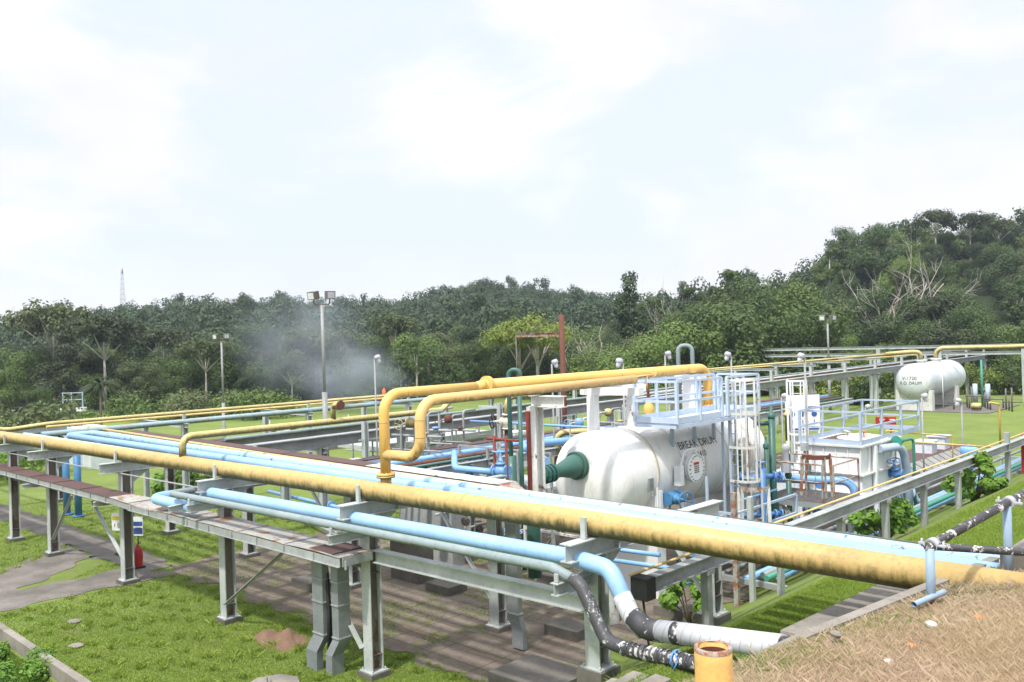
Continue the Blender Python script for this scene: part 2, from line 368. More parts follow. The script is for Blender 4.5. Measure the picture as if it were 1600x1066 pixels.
ii=(np.arange(ny-1)[:,None]*nx+np.arange(nx-1)[None,:]).ravel(); Q=np.stack([ii,ii+1,ii+nx+1,ii+nx],1)
me=npmesh('ground',V,Q,'ground',smooth=True); go=bpy.data.objects.new('ground',me); COL.objects.link(go); tag(go,kind='structure')
def sheet(name,poly,mat,dz,kind='structure',sub=None):
    P=[]; rr=random.Random(len(poly)*7+int(poly[0][0]*10))
    for (a,b),(c,d) in zip(poly,poly[1:]+poly[:1]):
        L=math.hypot(c-a,d-b); n=max(1,int(L/.22)); ph=rr.random()*9
        for i in range(n):
            f=i/n; j=(.11*math.sin(i*.9+ph)+.09*math.sin(i*.37+ph*2)+rr.uniform(-.05,.05))*(sub or 1); P.append((a+(c-a)*f-(d-b)/L*j,b+(d-b)*f+(c-a)/L*j))
    me=bpy.data.meshes.new(name); me.from_pydata([(x,y,dz+.010) for x,y in P],[],[tuple(range(len(P)))]); me.materials.append(MT[mat])
    o=bpy.data.objects.new(name,me); COL.objects.link(o); return tag(o,kind=kind)
sheet('concrete_slab',[(-19,1.0),(-2.75,1.0),(-2.75,36),(-19,36)],'slab',.004,sub=1.7)
paint('worn_line',(.34,.22,.09),(.20,.15,.10),3,rust=.46,rscale=4,dirt=.5,rcol=(.12,.10,.08),rough=.9)
for a_,b_ in (((628,978),(690,999)),((470,905),(520,925)),((735,1018),(790,1034))):
    p_=G(*a_,z=.02); q_=G(*b_,z=.02); sheet('painted_line',[(p_[0],p_[1]-.05),(q_[0],q_[1]-.05),(q_[0],q_[1]+.05),(p_[0],p_[1]+.05)],'worn_line',.009,sub=.1)
sheet('path',[(-60,.2),(-19.02,.2),(-19.02,1.5),(-60,1.6)],'path',.004)
sheet('path',[(-25.5,.196),(-22.5,.196),(-19.9,-3.0),(-19.9,-4.4),(-21.4,-4.4)],'path',.004)
sheet('path',[(-19.896,-4.4),(-18.0,-4.4),(-17.8,.995),(-19.896,.195)],'path',.005)
# ------------------------------------------------------------------ main rack
GR='frames of the main pipe rack'; FR={}
ordn=['leftmost','second from left','third from left','fourth from left, behind the two signs','fifth from left, over the pipe loop','sixth from left, beside the vertical ducts','nearest, by the black wrapped elbow']
def hpost(mb,x,y,z0,z1,w=.3,d=.3): mb.ibeam((x,y,z0),(x,y,z1),d,w,.022,up=(0,1,0))
for k,x in enumerate([-36,-27.9,-24,-18,-12,-6,0]):
    s_=sy(x); z0=hz(x,0); zb=z0+(.14 if x<-1 else .3); 
    t=thing('pipe_rack','pale grey steel frame of the main pipe rack, '+ordn[k],'pipe rack',(x,s_,z0),GR); FR[x]=t
    for y in (s_,3.6):
        g=hz(x,y); zz=g+(.12 if x<-1 else .28)
        mb=MB(); hpost(mb,x,y,zz,3.44); mb.box((x-.22,y-.22,zz),(x+.22,y+.22,zz+.02)); [mb.tube([(x+a*.17,y+b*.17,zz),(x+a*.17,y+b*.17,zz+.07)],.016,6) for a in (-1,1) for b in (-1,1)]; p=part('post',mb,'steel_pale',t)
        mb=MB(); mb.box((x+.011,y-.126,zz+.03),(x+.014,y+.126,3.42)); [mb.box((x+.014,y-.126,z_),(x+.14,y+.126,z_+.012)) for z_ in (zz+.35,2.2)]; part('stained_shaded_web',mb,'stained_shaded_web',t)  # dark sheet over the web: stains plus painted shade of the flange recess
        mb=MB(); mb.box((x-.26,y-.26,g-.5),(x+.26,y+.26,zz)); part('plinth',mb,'concrete_dark',t)
    mb=MB(); mb.ibeam((x,s_-.75,3.59),(x,3.95,3.59),.3,.24,.02)
    for yy in (.55,1.8,3.0): mb.box((x-.115,yy,3.46),(x+.115,yy+.012,3.72))
    part('cap_beam',mb,'steel_pale',t)
    mb=MB(); mb.add([(x-.01,s_+.16,3.43),(x-.01,s_+.75,3.43),(x-.01,s_+.16,3.0),(x+.01,s_+.16,3.43),(x+.01,s_+.75,3.43),(x+.01,s_+.16,3.0)],[(0,1,2),(5,4,3),(0,2,5,3),(1,4,5,2),(0,3,4,1)]); part('gusset',mb,'steel_pale',t)
    mb=MB(); mb.box((x-.05,s_-.30,3.745),(x+.05,s_-.25,4.1)); part('stop_plate',mb,'steel_pale',t)
    if x in (-12,-6,0):
        mb=MB(); mb.ibeam((x,s_-1.05,3.08),(x,s_-.16,3.08),.2,.16,.016); mb.box((x-.04,s_-1.0,3.19),(x+.04,s_-.97,3.32)); part('bracket',mb,'steel_pale',t)
    elif x>-30:
        mb=MB(); mb.ibeam((x,s_-.95,2.56),(x,s_-.16,2.56),.14,.12,.014); part('bracket',mb,'steel_pale',t)
def beam(name,p0,p1,h,w,mat,label,cat='beam',group=None,t=.02):
    mb=MB(); mb.ibeam(p0,p1,h,w,t); return single(name,mb,mat,label,cat,group=group)
beam('steel_beam',(-5.84,-.15,2.58),(-.16,0,2.58),.27,.2,'steel_pale','long pale beam with rust spots joining the two nearest front posts','beam')
beam('steel_beam',(-36,-.98,2.5),(-6.16,-.18,2.36),.18,.12,'steel_grey','grey beam carrying the rusty cable tray from below','beam')
beam('steel_beam',(-36,3.6,3.32),(-.2,3.6,3.32),.24,.16,'steel_pale','pale beam along the tops of the back row of main rack posts','beam')
def brace(p0,p1,label,fr=-18):
    p0=(p0[0],p0[1]+(sy(p0[0]) if p0[1]<1 else 0),p0[2]); p1=(p1[0],p1[1]+(sy(p1[0]) if p1[1]<1 else 0),p1[2]); mb=MB(); mb.bar(p0,p1,.09,.012); a=np.array(p0);b=np.array(p1); mb.bar(a+[0,.045,0],b+[0,.045,0],.012,.09); return part('brace',mb,'steel_pale',FR[min(FR,key=lambda q:abs(q-p1[0]))])
brace((-20.3,-.1,2.3),(-18.1,-.1,.75),'steep diagonal brace reaching down to the post by the signs')
brace((-22.0,-.1,2.3),(-23.8,-.1,.6),'diagonal brace sloping left to the second front post of the rack')
brace((-8.9,-.2,2.35),(-11.85,-.2,.5),'diagonal brace down to the post left of the vertical ducts')
brace((-7.6,-.3,2.35),(-6.15,-.2,.6),'diagonal brace hidden partly behind the vertical ducts')
brace((-8.4,3.5,3.2),(-6.1,3.5,.7),'diagonal brace of the back row under the blue pipe')
brace((-14.4,3.5,3.2),(-12.1,3.5,.7),'diagonal brace of the back row behind the pipe loop')
brace((-.9,3.4,3.1),(-.1,3.4,2.0),'short diagonal brace at the nearest back post')
# pipes on the rack
def pipe(name,pts,r,mat,label,cat='pipe',R=None,group=None,n=14,flanges=(),rings=()):
    """a pipe; flanges: (point, axis, radius, thickness, bolts)"""
    mb=MB(); mb.tube(pts,r,n,R if R else r*2.4)
    if not flanges and not rings: return single(name,mb,mat,label,cat,loc=pts[0],group=group)
    t=thing(name,label,cat,pts[0],group); part('pipe_run',mb,mat,t)
    for (c,ax,rr,th,bo) in flanges:
        m2=MB(); m2.disc(c,ax,rr,th,20,bo); part('flange',m2,mat,t)
    for (c,ax,rr) in rings:
        m2=MB(); m2.disc(c,ax,rr,.025,24); part('weld_ring',m2,mat,t)
    return t
bp=G(285,720,y=-.4); XB=bp[0]; XR=-5.6
pipe('big_pipe',[(-60,sy(-60),3.95),(0,0,3.95),(6.4,.0,3.95)],.205,'yellow_main','thick cream yellow pipe with olive algae below, running the whole rack','pipe',n=24,
     rings=[((x,sy(min(x,0)),3.95),(1,.027,0),.208) for x in (-46,-30,-21.5,-3)])
pipe('blue_pipe',[(-27.0,1.05,3.9),(-8,.95,3.9),(6.6,.84,3.9)],.12,'sky_blue','smooth sky blue pipe next to the thick cream yellow pipe')
pipe('blue_pipe',[(-26.9,1.05,3.9),(-27.25,1.05,3.9),(-27.25,1.98,3.9),(-26.9,1.98,3.9)],.12,'sky_blue','sky blue return bend joining the ends of two rack pipes',R=.3)
pipe('blue_pipe',[(-26.9,1.98,3.9),(-9,1.52,3.9),(6.8,1.22,3.9)],.125,'sky_blue_old','blue rack pipe with flaking dark spots')
pipe('pale_pipe',[(-30.2,.35,3.86),(6.5,.50,3.84)],.085,'pale_blue','pale blue pipe hugging the back of the thick yellow pipe')
pipe('thin_pipe',[(-30.6,3.0,3.9),(-9.8,2.0,3.9),(7,1.48,3.9)],.04,'yellow_thin','thin cream yellow pipe beyond the flaking blue pipe')
pipe('thin_pipe',[(-31,3.15,3.9),(-9.8,2.12,3.88),(7,1.60,3.88)],.03,'yellow_thin','thinnest of the cream yellow pipes on the main rack')
mb=MB(); mb.bar((-31,3.15,3.74),(7,1.85,3.74),.18,.05); single('walk_strip',mb,'white_rusty','long off-white steel strip beside the thin yellow pipes','steel strip')
# back cable tray on the main rack
TA=np.array([-27.5,3.55,3.82]); TB=np.array([-4.6,2.62,3.82]); d=nv(TB-TA); nrm=np.array([d[1],-d[0],0]); nrm=nrm if nrm[1]<0 else -nrm
t=thing('cable_tray','brown lidded cable tray on the back of the main rack, ending in a sloping lid','cable tray',TA)
mb=MB(); mb.bar(TA+[0,0,.012],TB+[0,0,.012],.52,.02); part('lid',mb,'tray_brown',t)
L=np.linalg.norm(TB-TA)
mb=MB()
for sgn in (1,-1):
    o=nrm*.26*sgn; mb.bar(TA+o+[0,0,-.11],TB+o+[0,0,-.11],.012,.20)
    mb.bar(TA+o*1.05+[0,0,-.21],TB+o*1.05+[0,0,-.21],.05,.012)
    for k in range(int(L/.75)): q=TA+d*(.4+k*.75)+o*1.07; mb.bar(q+[0,0,-.19],q+[0,0,-.01],.03,.03)
part('side_channel',mb,'steel_pale',t)
mb=MB(); lo=TB; mb.bar(lo-d*5.2+[0,0,.03],lo+[0,0,.03],.535,.012); part('rusty_lid',mb,'white_rusty',t,'pale lid with orange rust')
mb=MB(); mb.bar(TB+[0,0,.03],TB+d*1.15+[0,0,-.62],.54,.02); part('end_cover',mb,'rusty_steel',t)
# front cable tray
t=thing('cable_tray','front cable tray of the main rack, brown left lids, warped rusty pale right lids','cable tray',(-20,-.6,2.5))
def tray_run(x0,x1,y0,y1,z,nl,mat,t,warp=0,dark=()):
    """lid sheets laid one after another"""
    for k in range(nl):
        a=x0+(x1-x0)*k/nl; b=x0+(x1-x0)*(k+1)/nl; m=MB(); nn=8; v=[]
        w=random.uniform(.2,1)*warp; ph=random.random()*6
        for i in range(nn+1):
            x=a+(b-a)*i/nn*.995; dz=w*math.sin(i/nn*math.pi)*math.sin(ph)+.004*k%2*.01
            yy=-.05*warp*random.uniform(0,3)
            v+=[(x,y0-.03+yy,z+dz),(x,y1+.02,z+dz*.2),(x,y0-.03+yy,z+dz-.012),(x,y1+.02,z+dz*.2-.012)]
        f=[]
        for i in range(nn):
            o=i*4; f+=[(o,o+4,o+5,o+1),(o+2,o+3,o+7,o+6),(o,o+2,o+6,o+4),(o+1,o+5,o+7,o+3)]
        f+=[(0,1,3,2),(nn*4,nn*4+2,nn*4+3,nn*4+1)]
        m.add(v,f); m.bar((a+.02,y0-.03,z+.02),(a+.02,y1+.02,z+.02),.03,.012); part('lid',m,'tray_brown' if k in dark else mat,t)
tray_run(-40,-17.0,-1.34,-.72,2.87,10,'tray_brown',t)
tray_run(-16.3,-5.8,-1.06,-.26,2.72,5,'tray_lid',t,.06,dark=())
m=MB(); m.add([(-17.0,-1.37,2.87),(-17.0,-.7,2.87),(-16.3,-.26,2.73),(-16.3,-1.12,2.73)],[(0,1,2,3)]); part('lid',m,'tray_lid',t,'rusty lid sheet bent down at the step')
m=MB(); m.box((-7.0,-1.05,2.735),(-6.1,-.25,2.75)); part('lid',m,'tray_brown',t,'dark brown lid sheet at the right end')
m=MB()
for ya,yb in ((-1.34,-1.08),(-.72,-.26)):
    m.bar((-40,ya,2.77),(-17.0,ya,2.77),.014,.17); m.bar((-16.3,yb,2.61),(-5.8,yb,2.61),.014,.17); m.bar((-17.0,ya,2.77),(-16.3,yb,2.61),.014,.17)
    m.bar((-40,ya-.02,2.69),(-17.0,ya-.02,2.69),.06,.012); m.bar((-16.3,yb-.02,2.53),(-5.8,yb-.02,2.53),.06,.012)
for k in range(30):
    x=-39.5+k*1.17; a=x<-17; m.bar((x,-1.36 if a else -1.10,2.69 if a else 2.52),(x,-1.36 if a else -1.10,2.855 if a else 2.695),.035,.03)
for x in np.arange(-39.7,-6,.6): a=x<-17; m.bar((x,-1.34 if a else -1.08,2.70 if a else 2.53),(x,-.72 if a else -.26,2.70 if a else 2.53),.03,.03)
m.box((-5.82,-1.02,2.52),(-5.79,-.26,2.70)); part('side_channel',m,'steel_grey',t)
# gray + blue pipe on the outriggers
pipe('blue_pipe',[(-14.9,2.6,3.02),(-14.9,-1.0,3.0),(-12.2,-1.0,3.0),(-12.1,-.75,3.40),(-.15,-.42,3.45),(.62,-.40,3.38),(1.10,-.5,2.72)],.142,'sky_blue','light blue pipe bending down into white wrapping in front of the rack',R=.36,n=20,rings=[((-7.9,-.6,3.42),(1,0,0),.1445),((-.45,-.42,3.45),(1,0,0),.1445)])
pipe('grey_pipe',[(-13.3,1.6,3.30),(-13.3,-1.2,3.32),(-.2,-.85,3.36),(.35,-.85,3.22)],.085,'green_grey','slim grey green pipe outermost on the front brackets',R=.2,n=16)
m=MB(); m.ibeam((-12.75,-1.5,3.0),(-12.75,-.3,3.06),.16,.12,.014); m.box((-12.8,-1.0,3.08),(-12.7,-.95,3.3)); single('pipe_bracket',m,'steel_pale','short bracket beam holding the start of the grey green pipe','bracket')
def strip(a,b,n=3): return [tuple(np.array(a)+(np.array(b)-np.array(a))*i/n) for i in range(n+1)]
WE_=(4.55,-.9,3.22)
t=thing('wrapped_pipe','thick white wrapped pipe with spiral tape running into the dry bank','wrapped pipe',(1.1,-.5,2.7))
e1=np.array([1.10,-.5,2.72]); 
m=MB(); m.tube([(.88,-.46,3.02),e1,(1.35,-.52,2.58)],.151,20,R=.3); part('white_bend',m,'wrap_white',t)
m=MB(); m.tube([(1.12,-.5,2.74),(1.38,-.54,2.62),(1.72,-.58,2.66)],.164,20,R=.35); part('black_tape_bend',m,'wrap_black',t)
m=MB(); m.tube([(1.66,-.58,2.66),(3.75,-.82,2.95)],.161,24); part('white_run',m,'wrap_white',t)
m=MB(); m.tube([(1.95,-.615,2.697),(2.1,-.63,2.716)],.165,24); part('black_patch',m,'wrap_patchy',t)
m=MB(); m.tube([(3.7,-.82,2.94),(3.95,-.85,2.98)],.14,20); m.tube([(3.9,-.845,2.97),(4.9,-.98,3.2)],.09,16); part('black_end',m,'black_rubber',t)
m=MB(); m.torus((4.05,-.86,3.0),(1,-.12,.13),.125,.03,18,6); m.tube([(4.2,-.88,3.03),(4.9,-.98,3.2)],.104,14); part('tie',m,'wrap_white',t)
t=thing('wrapped_pipe','thinner black taped pipe with worn white marks and a blue tie','wrapped pipe',(.4,-.85,3.2))
m=MB(); m.tube([(.22,-.85,3.28),(.42,-.87,3.16),(.98,-1.0,2.48),(1.5,-1.06,2.46),(4.2,-1.5,2.78)],.107,16,R=.3); part('taped_run',m,'wrap_black',t)
m=MB()
for k in range(26):
    q=np.array([1.35,-1.04,2.46])+(np.array([4.1,-1.48,2.77])-np.array([1.35,-1.04,2.46]))*k/26; m.disc(q,(1,-.15,.11),.111,.05,16)
part('tape_turns',m,'wrap_patchy',t)
m=MB(); m.torus((2.35,-1.2,2.575),(1,-.1,.1),.119,.016,18,6); m.tube([(2.35,-1.24,2.7),(2.45,-1.33,2.6),(2.38,-1.35,2.45)],.012,6); part('blue_tie',m,'valve_blue',t)
# vertical ducts
def duct(name,x,y,w,dep,z0,z1,kick,label,top=None):
    t=thing(name,label,'cable duct',(x,y,z0),'upright cable ducts'); m=MB()
    prof=[(0,z0),(0,z0+.42),(kick,z0+.75),(kick,z1-.25),(kick-(.10 if top else 0),z1)]
    v=[];f=[]
    for (o,z) in prof: v+=[(x-w/2,y-dep/2-o*0+(-.0),z),(x+w/2,y-dep/2,z),(x+w/2,y+dep/2,z),(x-w/2,y+dep/2,z)]
    for i,(o,z) in enumerate(prof):
        for j in range(4): q=v[i*4+j]; v[i*4+j]=(q[0]+o,q[1]+o*.55,q[2])
    for i in range(len(prof)-1):
        for j in range(4): f.append((i*4+j,i*4+(j+1)%4,(i+1)*4+(j+1)%4,(i+1)*4+j))
    f+=[(3,2,1,0),tuple(len(v)-4+j for j in range(4))]; m.add(v,f); part('casing',m,'galvanised',t)
    m=MB()
    for z in (z0+.8,z0+1.5,z0+2.0): m.bar((x+kick-w/2-.01,y+kick*.55-dep/2-.012,z),(x+kick+w/2+.01,y+kick*.55-dep/2-.012,z),.02,.03); m.bar((x+kick+w/2+.01,y+kick*.55-dep/2,z),(x+kick+w/2+.01,y+kick*.55+dep/2,z),.02,.03)
    part('clamp',m,'steel_grey',t); return t
duct('cable_duct',-7.35,-.75,.40,.16,0,2.45,.16,'wider grey duct dropping from the end of the front cable tray to the grass')
duct('cable_duct',-6.78,-.62,.24,.30,0,2.40,.16,'narrower grey duct standing against the nearest-but-one front post')
m=MB(); m.tube([(-7.5,-.45,2.6),(-7.1,-.55,2.2),(-6.95,-.6,1.2),(-6.98,-.6,.1)],.05,8,R=.4); m.tube([(-7.4,-.5,2.6),(-7.0,-.6,2.1),(-6.9,-.65,1.2),(-6.95,-.66,.1)],.04,8,R=.4); single('cable_bundle',m,'black','black cable bundle falling between the two upright ducts','cables')
duct('cable_duct',-4.62,2.9,.34,.14,0.05,2.9,-.08,'grey duct under the middle of the rack with its foot kicked outward')
# signs and extinguisher near post C
def sign(x,y,z,w,h,hd,label,loc0,facing=(.55,-.83)):
    a=nv((-facing[1],facing[0],0)); a=-a if a[0]<0 else a; nn=np.array([facing[0],facing[1],0])
    t=thing('notice_sign',label,'sign',(x,y,hz(x,y)))
    m=MB(); m.tube([(x,y,hz(x,y)),(x,y,z)],.022,8); m.box((x-.16,y-.16,hz(x,y)),(x+.16,y+.16,hz(x,y)+.07)); part('stand',m,'black',t)
    c=np.array([x,y,z])+nn*.03
    m=MB(); m.bar(c-a*w/2,c+a*w/2,.012,h); part('board',m,'white_paint',t)
    for (o,hh,mt) in hd:
        m=MB(); q=c+nn*.008+np.array([0,0,o]); m.bar(q-a*w*.47,q+a*w*.47,.008,hh); part('panel',m,mt,t)
    m=MB()
    for k in range(5): q=c+nn*.014+np.array([0,0,-.05-k*.04]); m.bar(q-a*w*.15,q+a*w*.4,.006,.012)
    q=c+nn*.014+np.array([0,0,-.12])-a*w*.32; m.bar(q-[0,0,.06],q+[0,0,.05],.006,.035,up=(1,0,0)); part('lettering',m,'ink',t)
q=G(204,872,z=.05); q=(-19.6,.6)
p=G(188,815,y=.9); sign(p[0],p[1],p[2],.62,.62,[(.12,.13,'sign_yellow')],'white notice with a yellow heading on a black stand behind the fourth front post',None)
p=G(262-1,0,y=1) if False else G(210,822,y=.5); p=G(215,822,y=.5); sign(*p,.42,.62,[(.08,.14,'sign_blue'),(-.16,.2,'sign_blue')],'white notice with two blue panels beside the red extinguisher cover',None)
ex=G(212,868,y=-.1); x,y,z=ex[0]+.12,-.08,ex[2]
t=thing('extinguisher_cover','red fire extinguisher cover hanging on the post by the signs','extinguisher',(x,y,z-.35))
m=MB(); m.lathe((x,y,z-.33),(0,0,1),[(0,.02),(.0,.12),(.02,.125),(.3,.15),(.5,.14),(.6,.09),(.64,.05),(.66,.01)],16); part('cover',m,'red_paint',t)
m=MB(); m.tube([(x-.07,y,z+.28),(x-.05,y,z+.36),(x+.05,y,z+.36),(x+.07,y,z+.28)],.015,6); part('handle',m,'red_paint',t)
# ------------------------------------------------------------------ risers to the drum and the upper pipes
DX,DZ,DR=-5.6,3.3,1.25
t=thing('riser_pipe','orange yellow riser standing on the thick pipe and bridging high over to the drum','pipe',(XR,0,4.1))
m=MB(); m.tube([(XR,0,4.25),(XR,0,6.0),(XR,2.75,6.0)],.112,20,R=.42); m.tube([(XR,2.7,6.0),(XR,2.98,6.01)],[.112,.15],20); m.tube([(XR,2.95,6.01),(XR,12.9,6.01),(XR,12.9,4.5)],.15,20,R=.5); part('pipe_run',m,'yellow_new',t)
m=MB(); m.disc((XR,0,4.31),(0,0,1),.2,.045,24,12,.014); part('flange',m,'yellow_new',t)
m=MB(); m.disc((XR,0,4.26),(0,0,1),.2,.04,24); m.tube([(XR,0,4.0),(XR,0,4.25)],.118,20); part('stub',m,'yellow_main',t)
m=MB(); m.disc((XR,3.1,6.01),(0,1,0),.225,.045,24,12,.014); m.disc((XR,3.04,6.01),(0,1,0),.225,.045,24); part('flange',m,'yellow_new',t)
m=MB(); m.disc((XR,8.2,6.01),(0,1,0),.154,.02,24); m.disc((XR,11.6,6.01),(0,1,0),.154,.02,24); m.disc((XR,0,5.4),(0,0,1),.116,.012,20); m.disc((XR,.6,6.0),(0,1,0),.116,.012,20); part('weld_ring',m,'yellow_old',t)
m=MB(); m.disc((XR,12.9,4.8),(0,0,1),.23,.06,24,12,.016); part('flange',m,'yellow_new',t)
XL=-4.42
t=thing('branch_pipe','yellow branch pipe looping up from the riser and running level below the upper pipe','pipe',(XR,0,4.7))
m=MB(); m.tube([(XR+.05,0,4.72),(XL,0,4.74),(XL,0,5.88),(XL,7.35,5.94)],.112,20,R=.42); part('pipe_run',m,'yellow_pale',t)
m=MB(); m.tube([(XL,7.3,6.0),(XL,8.2,6.02)],.03,8); m.tube([(XL,7.9,5.6),(XL,7.9,6.02)],.03,8); m.disc((XL,8.25,6.05),(0,1,0),.09,.03,12); part('gauge',m,'yellow_pale',t)
m=MB()
for q,ax in (((XL,0,5.5),(0,0,1)),((XL,0,5.15),(0,0,1))): m.disc(q,ax,.1165,.012,24)
part('weld_ring',m,'yellow_old',t)
# supports of the upper pipes
def tpost(x,y,z0,z1,mat,label,w=.26,arm=None,armmat=None):
    t=thing('pipe_support',label,'pipe support',(x,y,z0)); m=MB(); m.ibeam((x,y,z0),(x,y,z1-.26),w,w,.02,up=(0,1,0)); part('column',m,mat,t)
    m=MB(); a,b=arm; m.ibeam((x+a,y,z1-.13),(x+b,y,z1-.13),.26,.22,.018); part('arm',m,armmat or mat,t); return t
tpost(XL-.15,3.6,3.44,5.76,'white_rusty','tall rusty white and red support column in front of the drum',.28,(-.1,.9))
p=(XL-.15,3.6); m=MB(); m.box((p[0]-.145,p[1]-.165,3.46),(p[0]-.02,p[1]-.145,5.4)); single('red_stripe_plate',m,'rust_red','dark red rusted flange plate on the tall support column','steel plate')
t=thing('pipe_portal','white portal carrying the yellow pipes on top of the near end of the drum','pipe support',(DX,7.5,4.5))
m=MB(); m.bar((DX-.25,7.35,4.45),(DX-.25,7.35,5.52),.24,.24,up=(0,1,0)); part('column',m,'white_paint',t)
m=MB(); m.bar((DX+.05,8.75,4.45),(DX+.05,8.75,5.5),.24,.24,up=(0,1,0)); part('column',m,'white_rusty',t)
m=MB(); m.bar((DX-.5,7.2,5.62),(DX+.3,9.0,5.62),.26,.22); m.bar((DX-.4,7.35,5.6),(XL+.2,7.35,5.62),.22,.2); part('arm',m,'white_paint',t)
m=MB(); m.bar((DX,11.9,4.5),(DX,11.9,5.72),.5,.2,up=(0,1,0)); m.box((DX-.45,11.7,5.7),(DX+.45,12.1,5.84)); single('pipe_pedestal',m,'white_paint','broad white pedestal under the upper pipe on the drum top','pipe support')
# ------------------------------------------------------------------ break drum
Y0,Y1=6.95,14.15
t=thing('horizontal_drum','big white horizontal drum with stencilled black letters and a railed platform on top','drum',(DX,11.5,0))
m=MB(); prof=[(Y0-.62+.62*(1-math.cos(a)),DR*math.sin(a)) for a in np.linspace(0,math.pi/2,12)]+[(y,DR) for y in (8,10,12,13)]+[(Y1+.62*math.sin(a),DR*math.cos(a)) for a in np.linspace(0,math.pi/2,12)]
m.lathe((DX,0,DZ),(0,1,0),prof,64); part('shell',m,'drum_white',t)
for y in (8.2,9.4,10.6,11.9,13.3):
    m=MB(); m.disc((DX,y,DZ),(0,1,0),DR+(.016 if y in (8.2,13.3) else .006),.10 if y in (8.2,13.3) else .05,64); part('seam_ring',m,'seam',t)
for y in (8.2,13.3):
    m=MB(); m.box((DX-1.15,y-.2,-.2),(DX+1.28,y+.2,2.75)); m.box((DX-1.2,y-.24,2.75),(DX+1.2,y-.2,2.9)); part('saddle',m,'white_paint',t)
m=MB(); m.box((DX+1.30,8.12,1.5),(DX+1.34,8.25,2.9)); m.add([(DX+1.0,8.05,2.0),(DX+1.31,8.05,2.0),(DX+1.31,8.05,3.0),(DX+1.25,8.05,3.0),(DX+1.0,8.1,2.0),(DX+1.31,8.1,2.0),(DX+1.31,8.1,3.0),(DX+1.25,8.1,3.0)],[(0,1,2,3),(7,6,5,4),(1,5,6,2)]); part('saddle_plate',m,'white_paint',t)
m=MB(); m.lathe((DX,7.4,4.45),(0,1,0),[(0,.0),(0,.16),(.03,.16),(.03,.0)],16); m.box((DX-.12,7.4,4.3),(DX+.12,7.43,4.5)); part('lifting_lug',m,'white_paint',t)
# nozzle + green reducer
nx_,ny_,nz_=G(905,727,y=6.38); 
m=MB(); m.lathe((DX-.05,6.9,DZ+.42),(0,-1,0),[(0,.62),(.25,.55),(.3,.50),(.45,.49),(.5,.49)],28,caps=True); part('nozzle',m,'white_paint',t)
def valve(name,c,axis,s,mat,label,wheel_ax=(0,0,1),group=None,wmat=None):
    c=np.array(c,float); ax=nv(axis); w=nv(wheel_ax); t=thing(name,label,'valve',c,group)
    m=MB(); m.lathe(c-ax*s,ax,[(0,s*.35),(s*.3,s*.36),(s*.6,s*.62),(s,s*.72),(s*1.4,s*.62),(s*1.7,s*.36),(2*s,s*.35)],14,caps=True)
    m.disc(c-ax*s,ax,s*.75,s*.2,14,6,s*.06); m.disc(c+ax*s,ax,s*.75,s*.2,14,6,s*.06); part('body',m,mat,t)
    m=MB(); m.lathe(c,w,[(0,s*.5),(s*.7,s*.45),(s*.8,s*.62),(s*.95,s*.62),(s*1.0,s*.3),(s*1.9,s*.14),(s*2.4,s*.1)],12,caps=True); part('bonnet',m,mat,t)
    m=MB(); m.wheel(c+w*s*2.3,w,s*.95,s*.09); part('handwheel',m,wmat or mat,t); return t
p=G(905,727,y=6.4); NX,NZ=p[0],p[2]
t=thing('outlet_reducer','dark green reducer and bellows bolted to the near end of the white drum, bending down','pipe fitting',(NX,5.6,NZ))
m=MB(); m.disc((NX,6.33,NZ),(0,1,0),.37,.06,28,20,.022); m.disc((NX,6.25,NZ),(0,1,0),.37,.05,28); part('flange',m,'green_pipe',t)
m=MB(); m.lathe((NX,6.25,NZ),(0,-1,-.06),[(0,.31),(.15,.30),(.35,.25),(.6,.185),(.75,.17),(.95,.17)],24); part('reducer',m,'green_pipe',t)
e=np.array([NX,5.3,NZ-.06]); m=MB()
for k in range(5): m.disc(e-[0,.07*k,0.004*k],(0,1,.06),.235 if k%2==0 else .2,.045,20,10 if k%2==0 else 0,.014)
part('bellows',m,'green_pipe',t)
m=MB(); m.tube([e+[0,.1,0],e-[0,.65,.04],e-[0,.75,1.2],e-[0,.75,2.5]],.17,18,R=.42); part('elbow',m,'green_pipe',t)
# ---- lettering on the drum: glyph meshes laid on the shell
def text_mesh(txt,size):
    c=bpy.data.curves.new('lettering','FONT'); c.body=txt; c.size=size; c.align_x='LEFT'; c.offset=.0
    o=bpy.data.objects.new('tmp',c); COL.objects.link(o); bpy.context.view_layer.update()
    me=bpy.data.meshes.new_from_object(o.evaluated_get(bpy.context.evaluated_depsgraph_get())); bpy.data.objects.remove(o); return me
def lettering(txt,size,fn,parent,mat='ink',stretch=1):
    me=text_mesh(txt,size); org=np.array(ORG[parent.name])
    for v in me.vertices: v.co=Vector(np.array(fn(v.co.x*stretch,v.co.y))-org)
    me.materials.clear(); me.materials.append(MT[mat]); o=bpy.data.objects.new('lettering',me); COL.objects.link(o); o.parent=parent; ORG[o.name]=ORG[parent.name]; return o
drum=[o for o in COL.objects if o.name=='horizontal_drum'][0]
def side(y0,z0,tilt=0):
    th0=math.asin((z0-DZ)/DR)
    def f(u,v):
        th=th0+(v)/DR; r=DR+.012; return (DX+r*math.cos(th),y0+u,DZ+r*math.sin(th))
    return f
lettering('BREAK DRUM',.33,side(9.45,3.84),drum,stretch=1.0); lettering('V-1410',.24,side(10.0,3.56),drum)
